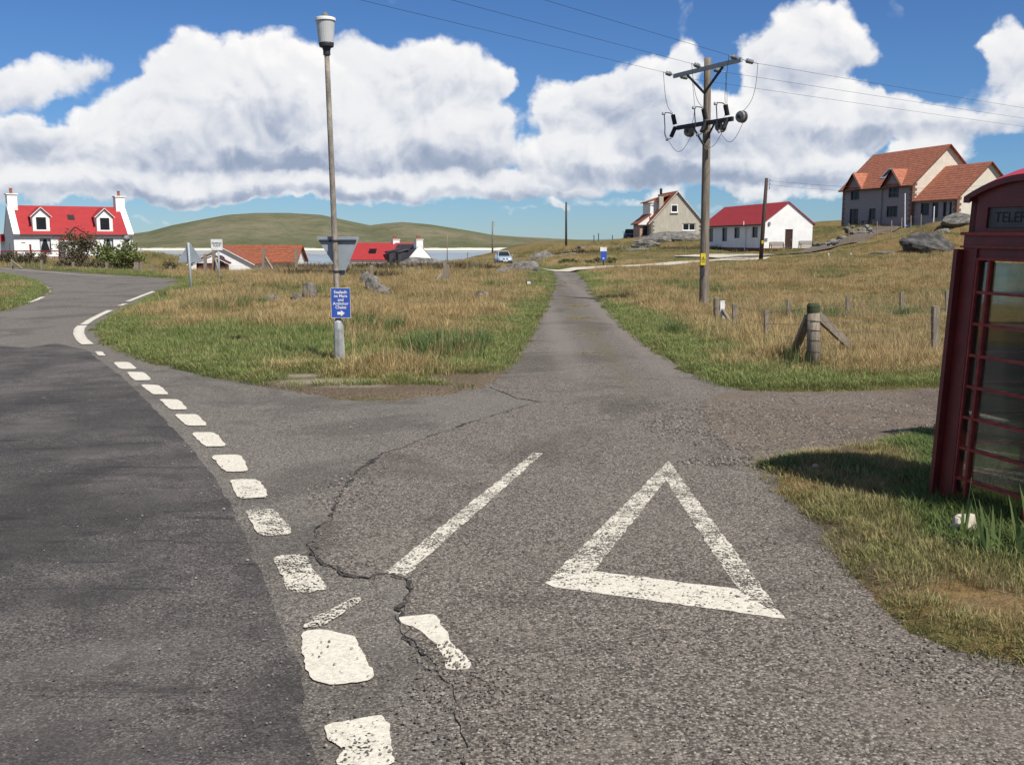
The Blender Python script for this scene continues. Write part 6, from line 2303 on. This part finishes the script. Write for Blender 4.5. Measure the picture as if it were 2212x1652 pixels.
# near verge by the phone box: short dry turf, lush round the box
g2_ = np.random.default_rng(33)
X2, Y2 = g2_.uniform(1.6, 9, 17000), g2_.uniform(2.0, 10.2, 17000)
S2 = road_sdf(X2, Y2)
box = np.hypot(X2 - 3.7, Y2 - 6.1)
n2 = vn(X2, Y2, 1.2, 77) + .4 * vn(X2, Y2, 3.5, 12)
shade_side = (X2 > 3.3 - .45 * (Y2 - 6.2)) | (box < 1.35)
lush_m = (S2 > .12) & (((n2 > -.12) & (Y2 > 6.9)) | ((box < 1.15 + .5 * n2)) | ((X2 > 2.75 + .2 * n2) & (Y2 > 4.0) & (Y2 < 6.4) & (n2 > -.35)))
inside_box = (np.abs((X2 - 3.73) * math.cos(R(19.6)) + (Y2 - 6.05) * math.sin(R(19.6))) < .47) & (np.abs(-(X2 - 3.73) * math.sin(R(19.6)) + (Y2 - 6.05) * math.cos(R(19.6))) < .47)
dry_m = (S2 > .01) & ~lush_m & (n2 > -.28 + .5 * (g2_.random(len(X2)) - .5)) & ~inside_box
lush_m &= ~inside_box
finish('dry_verge_turf', 'sparse dry turf on the verge before the telephone box', X2[dry_m], Y2[dry_m], g2_, c_dry, .7, 1.15, 0, tall=np.clip(.6 + S2[dry_m], .6, 1.2))
finish('lush_verge_grass', 'green grass growing round the telephone box', X2[lush_m], Y2[lush_m], g2_, c_lush, .7, 1.15, 0, tall=np.clip(.30 + .8 * (1.45 - box[lush_m]), .32, 1.2))
# far slopes: coarser tussocks
X3, Y3, g3_ = wedge_points(30000, 58, 140, .62, 55)
k3 = (road_sdf(X3, Y3) > .6) & not_built(X3, Y3)
z3 = zbase(X3, Y3)
k3 &= z3 > -1.3
n3 = vn(X3, Y3, .09, 4) + .5 * vn(X3, Y3, .4, 6)
low3 = np.where((Y3 < 95) & (X3 > 6) & (X3 < 33), .45, 1.0)
a3 = k3 & (n3 > -.05)
b3 = k3 & (n3 <= -.05)
finish('far_tussocks', 'green moorland tussocks on the rising ground round the houses', X3[a3], Y3[a3], g3_, c_green, 1.0, 1.7, .3, tall=low3[a3])
finish('far_straw', 'dry moorland grass on the slopes round the houses', X3[b3], Y3[b3], g3_, c_straw, .8, 1.3, .3, tall=.7 * low3[b3])
# heather mounds on the crest
hp = []
g4 = np.random.default_rng(8)
for (px, py, D, rx, ry, n) in ((740, 575, 57, 4.2, 2, 260), (880, 577, 56, 3.6, 2, 240), (790, 596, 44, 1.6, 1.0, 70), (950, 577, 56, 3, 1.6, 150), (700, 590, 48, 2.2, 1.0, 90), (1000, 583, 53, 2.0, 1.0, 60), (1540, 518, 110, 6, 3, 120), (1255, 545, 118, 6, 4, 120)):
    p = P(px, py, D)
    a = g4.uniform(0, 6.283, n)
    d = np.sqrt(g4.random(n))
    hp.append(np.stack([p.x + rx * d * np.cos(a), p.y + ry * d * np.sin(a)], -1))
hp = np.concatenate(hp)
finish('heather', 'dark brown heather in patches along the crest of the field', hp[:, 0], hp[:, 1], g4, c_heath, .7, 1.4, .4, 'heather')


# loose stones on the road edges
def pebbles(name, label, regions, seed):
    rr = np.random.default_rng(seed)
    V, F = [], []
    tet = np.array([(-1, -1, -.5), (1, -1, -.5), (1.1, .9, -.5), (-.9, 1, -.5), (-.5, -.6, .6), (.6, -.5, .7), (.55, .5, .55), (-.6, .5, .65)])
    fc = [(4, 5, 6, 7), (0, 1, 5, 4), (1, 2, 6, 5), (2, 3, 7, 6), (3, 0, 4, 7)]
    for (px, py, rx, ry, n, s0, s1) in regions:
        c = G(px, py)
        for _ in range(n):
            a, d = rr.uniform(0, 6.283), math.sqrt(rr.random())
            x, y = c.x + rx * d * math.cos(a), c.y + ry * d * math.sin(a)
            s = rr.uniform(s0, s1)
            az = rr.uniform(0, 6.283)
            o = len(V)
            ca, sa = math.cos(az), math.sin(az)
            j = rr.uniform(.6, 1.3, 3)
            for q in tet:
                u = q * s * j
                V.append((x + u[0] * ca - u[1] * sa, y + u[0] * sa + u[1] * ca, .016 + u[2] * .7 + s * .15))
            F += [tuple(i + o for i in f) for f in fc]
    me = bpy.data.meshes.new(name)
    me.from_pydata(V, [], F)
    m, t, b = mat_new(name)
    isl = t.n('ShaderNodeNewGeometry').outputs['Random Per Island']
    t.set(b.inputs['Base Color'], t.mix(t.ramp(isl, .2, 1), (.07, .06, .05), (.25, .22, .185)))
    b.inputs['Roughness'].default_value = .9
    tag(link(name, me, m), label, 'gravel', kind='stuff')


pebbles('loose_chippings', 'loose grey chippings on the lay-by and broken road edges',
        [(1620, 930, 1.0, 1.0, 1500, .004, .010), (1800, 910, 2.0, 1.2, 1100, .004, .011), (1950, 880, 2, 1.2, 500, .004, .012), (1560, 900, .9, 1.1, 700, .004, .009), (1930, 1360, .45, .3, 160, .003, .007), (2120, 1450, .5, .25, 220, .003, .008),
         (1850, 1270, .3, .4, 90, .003, .007), (1000, 1480, .22, .25, 300, .002, .007), (950, 1420, .12, .15, 130, .002, .006), (1060, 1570, .35, .3, 240, .002, .007), (740, 1060, .25, .5, 120, .004, .010), (900, 845, 1.6, .4, 200, .004, .010), (1090, 830, .8, .8, 200, .003, .008), (1700, 1000, .9, .2, 400, .005, .013)], 5)
pebbles('road_grit', 'scattered grit across the road surface', [(1200, 1400, 2.2, 2.0, 900, .002, .006), (1100, 1000, 3, 3, 700, .003, .008), (500, 1300, 2.0, 2.0, 350, .002, .005), (1500, 1550, 1.4, .9, 700, .002, .006)], 9)


# moss and grass tufts in the middle of the side road
def road_moss():
    pts = []
    gg = np.random.default_rng(3)
    for (px, py, rx, ry, n) in ((1240, 612, .5, .9, 30), (1247, 660, .35, .7, 34), (1256, 690, .35, .6, 26), (1268, 722, .2, .2, 8), (1272, 763, .18, .12, 7), (1300, 668, .3, .1, 6)):
        c = G(px, py)
        a, d = gg.uniform(0, 6.283, n), np.sqrt(gg.random(n))
        pts.append(np.stack([c.x + rx * d * np.cos(a), c.y + ry * d * np.sin(a)], -1))
    pts = np.concatenate(pts)
    n = len(pts)
    rot = np.stack([np.zeros(n), np.zeros(n), gg.uniform(-3, 3, n)], -1)
    k = gg.uniform(.5, 1.0, n)
    scatter('road_moss', 'tufts of dead grass and moss down the middle of the side road', 'grass', np.stack([pts[:, 0], pts[:, 1], np.full(n, .015)], -1), rot, np.stack([k, k, k * .35], -1), c_dry)


road_moss()


# flag iris plants
def iris(x, y, n, h, label, seed, spread=.09, grp=None):
    rr = random.Random(seed)
    z = zg(x, y)
    r = thing('iris_plant', label, 'plant', (x, y, z), 0, grp)
    for i in range(n):
        a = rr.uniform(0, 6.283)
        d = spread * math.sqrt(rr.random())
        hh = h * rr.uniform(.55, 1.0)
        az = rr.uniform(0, 6.283)
        w = rr.uniform(.018, .034)
        ln = rr.uniform(.02, .28)
        V, F = [], []
        K = 5
        bx_, by = d * math.cos(a), d * math.sin(a)
        for k in range(K + 1):
            f = k / K
            off = ln * hh * f ** 1.8
            wk = w * (1 - f ** 2.2) * .5 + .0005
            cx, cy = bx_ + off * math.cos(a), by + off * math.sin(a)
            zz = hh * f * (1 - .12 * ln * f) - .03
            V += [(cx - wk * math.cos(az), cy - wk * math.sin(az), zz), (cx + wk * math.cos(az), cy + wk * math.sin(az), zz), (cx - .0025 * math.sin(az), cy + .0025 * math.cos(az), zz)]
            if k:
                o = (k - 1) * 3
                F += [(o, o + 2, o + 5, o + 3), (o + 2, o + 1, o + 4, o + 5), (o + 1, o, o + 3, o + 4)]
        MB().add(V, F).build('leaf', MAT['iris'], r)


p = G(2096, 1185)
iris(p.x, p.y + .1, 4, .42, 'tall single iris spike against the telephone box', 1, .04)
p = G(2165, 1225)
iris(p.x, p.y + .05, 9, .40, 'iris clump with broad leaves at the foot of the telephone box', 2, .10)
p = G(2212, 1215)
iris(p.x + .04, p.y, 11, .46, 'largest bright iris clump at the corner of the telephone box', 3, .12)
fi = 'flag irises in the field verges'
for i, (px, py, n, h) in enumerate(((1700, 800, 10, .42), (1722, 800, 8, .40), (1690, 812, 6, .32), (1745, 806, 5, .30), (1640, 770, 7, .34), (1840, 800, 5, .3))):
    q = G(px, py)
    iris(q.x, q.y, n, h, 'upright flag irises growing around the strainer post and its fence', 10 + i, .14, fi)
fi2 = 'flag irises by the junction'
for i, (px, py, n, h) in enumerate(((905, 790, 12, .38), (935, 785, 14, .40), (960, 782, 14, .42), (985, 775, 16, .46), (1005, 770, 14, .48), (880, 800, 9, .32), (1030, 785, 9, .40), (860, 795, 8, .32), (945, 765, 10, .42), (1018, 755, 12, .46))):
    q = G(px, py)
    iris(q.x, q.y, n, h, 'dark green flag irises at the grassy corner right of the lamp post', 40 + i, .20, fi2)


# shrubs
def shrub(px, py, D, w, h, d, label, mat, seed, leaves=2600, lsize=.11, open_=.3, name='shrub'):
    rr = random.Random(seed)
    p = P(px, py, D)
    z = zg(p.x, p.y) - .05
    r = thing(name, label, 'shrub', (p.x, p.y, z))
    st = MB()
    tips = []
    for i in range(9):
        a = rr.uniform(0, 6.283)
        e = Vector((math.cos(a) * w * .38 * rr.random(), math.sin(a) * d * .38 * rr.random(), h * rr.uniform(.45, .85)))
        m_ = e * .5 + Vector((rr.uniform(-.1, .1) * w, rr.uniform(-.1, .1) * d, 0))
        st.tube([Vector((0, 0, -.1)) + Vector((rr.uniform(-.2, .2), rr.uniform(-.2, .2), 0)), m_, e], [.05, .035, .012], 6)
        tips.append(e)
    st.build('stems', MAT['wood_dark'], r)
    V, F = [], []
    cl = []
    for i in range(26):
        u = Vector((rr.gauss(0, 1), rr.gauss(0, 1), rr.gauss(0, 1))).normalized() * rr.uniform(.45, .92)
        cl.append((Vector((u.x * w / 2, u.y * d / 2, h * .5 + u.z * h * .47)), rr.uniform(.16, .30) * h))
    for i in range(leaves):
        c, s = cl[rr.randrange(len(cl))]
        q = c + Vector((rr.gauss(0, .5), rr.gauss(0, .5), rr.gauss(0, .42))) * s * 1.1
        if q.z < .03:
            q.z = abs(q.z) + .03
        n = Vector((rr.gauss(0, 1), rr.gauss(0, 1), rr.gauss(.5, 1))).normalized()
        t1 = n.orthogonal().normalized()
        t1 = (Matrix.Rotation(rr.uniform(0, 6.28), 3, n) @ t1)
        t2 = n.cross(t1)
        k = lsize * rr.uniform(.6, 1.3)
        o = len(V)
        V += [tuple(q - t1 * k), tuple(q + t2 * k * .45 + n * k * .1), tuple(q + t1 * k), tuple(q - t2 * k * .45 + n * k * .1)]
        F.append((o, o + 1, o + 2, o + 3))
    me = bpy.data.meshes.new('foliage')
    me.from_pydata(V, [], F)
    link('foliage', me, MAT[mat], r)


shrub(166, 590, 71, 3.4, 2.5, 2.2, 'dark brownish bushy shrub before the white croft house', 'shrub_dark', 1, 3600, .085)
shrub(256, 592, 69, 3.9, 2.35, 2.4, 'bright green rounded shrub before the white croft house', 'shrub_green', 2, 3400, .12)
shrub(215, 594, 67, 2.8, 1.0, 1.4, 'low dark hedge bush under the green shrub', 'shrub_dark', 3, 1600, .09)
shrub(150, 590, 68, 2.2, .9, 1.4, 'low grey-green bush beside the roadside fence', 'shrub_dark', 4, 1400, .09)
shrub(65, 582, 72, 3.4, 1.0, 1.3, 'low brown hedge below the red railing', 'shrub_dark', 5, 1800, .08)
shrub(20, 578, 74, 2.2, 1.1, 1.3, 'small dark hedge at the end of the red railing', 'shrub_dark', 6, 1200, .08)
shrub(367, 568, 72, 1.1, 1.0, 1.0, 'round dark bush alone on the crest beside the warning sign', 'shrub_dark', 7, 1400, .08)
shrub(1300, 574, 70, 2.6, .55, 1.0, 'low dark green bramble patch behind the small blue sign', 'shrub_green', 8, 900, .10, name='bramble_patch')
shrub(1232, 570, 74, 2.2, .5, 1.0, 'low bramble patch beside the lane, left of the blue sign', 'shrub_green', 9, 800, .10, name='bramble_patch')
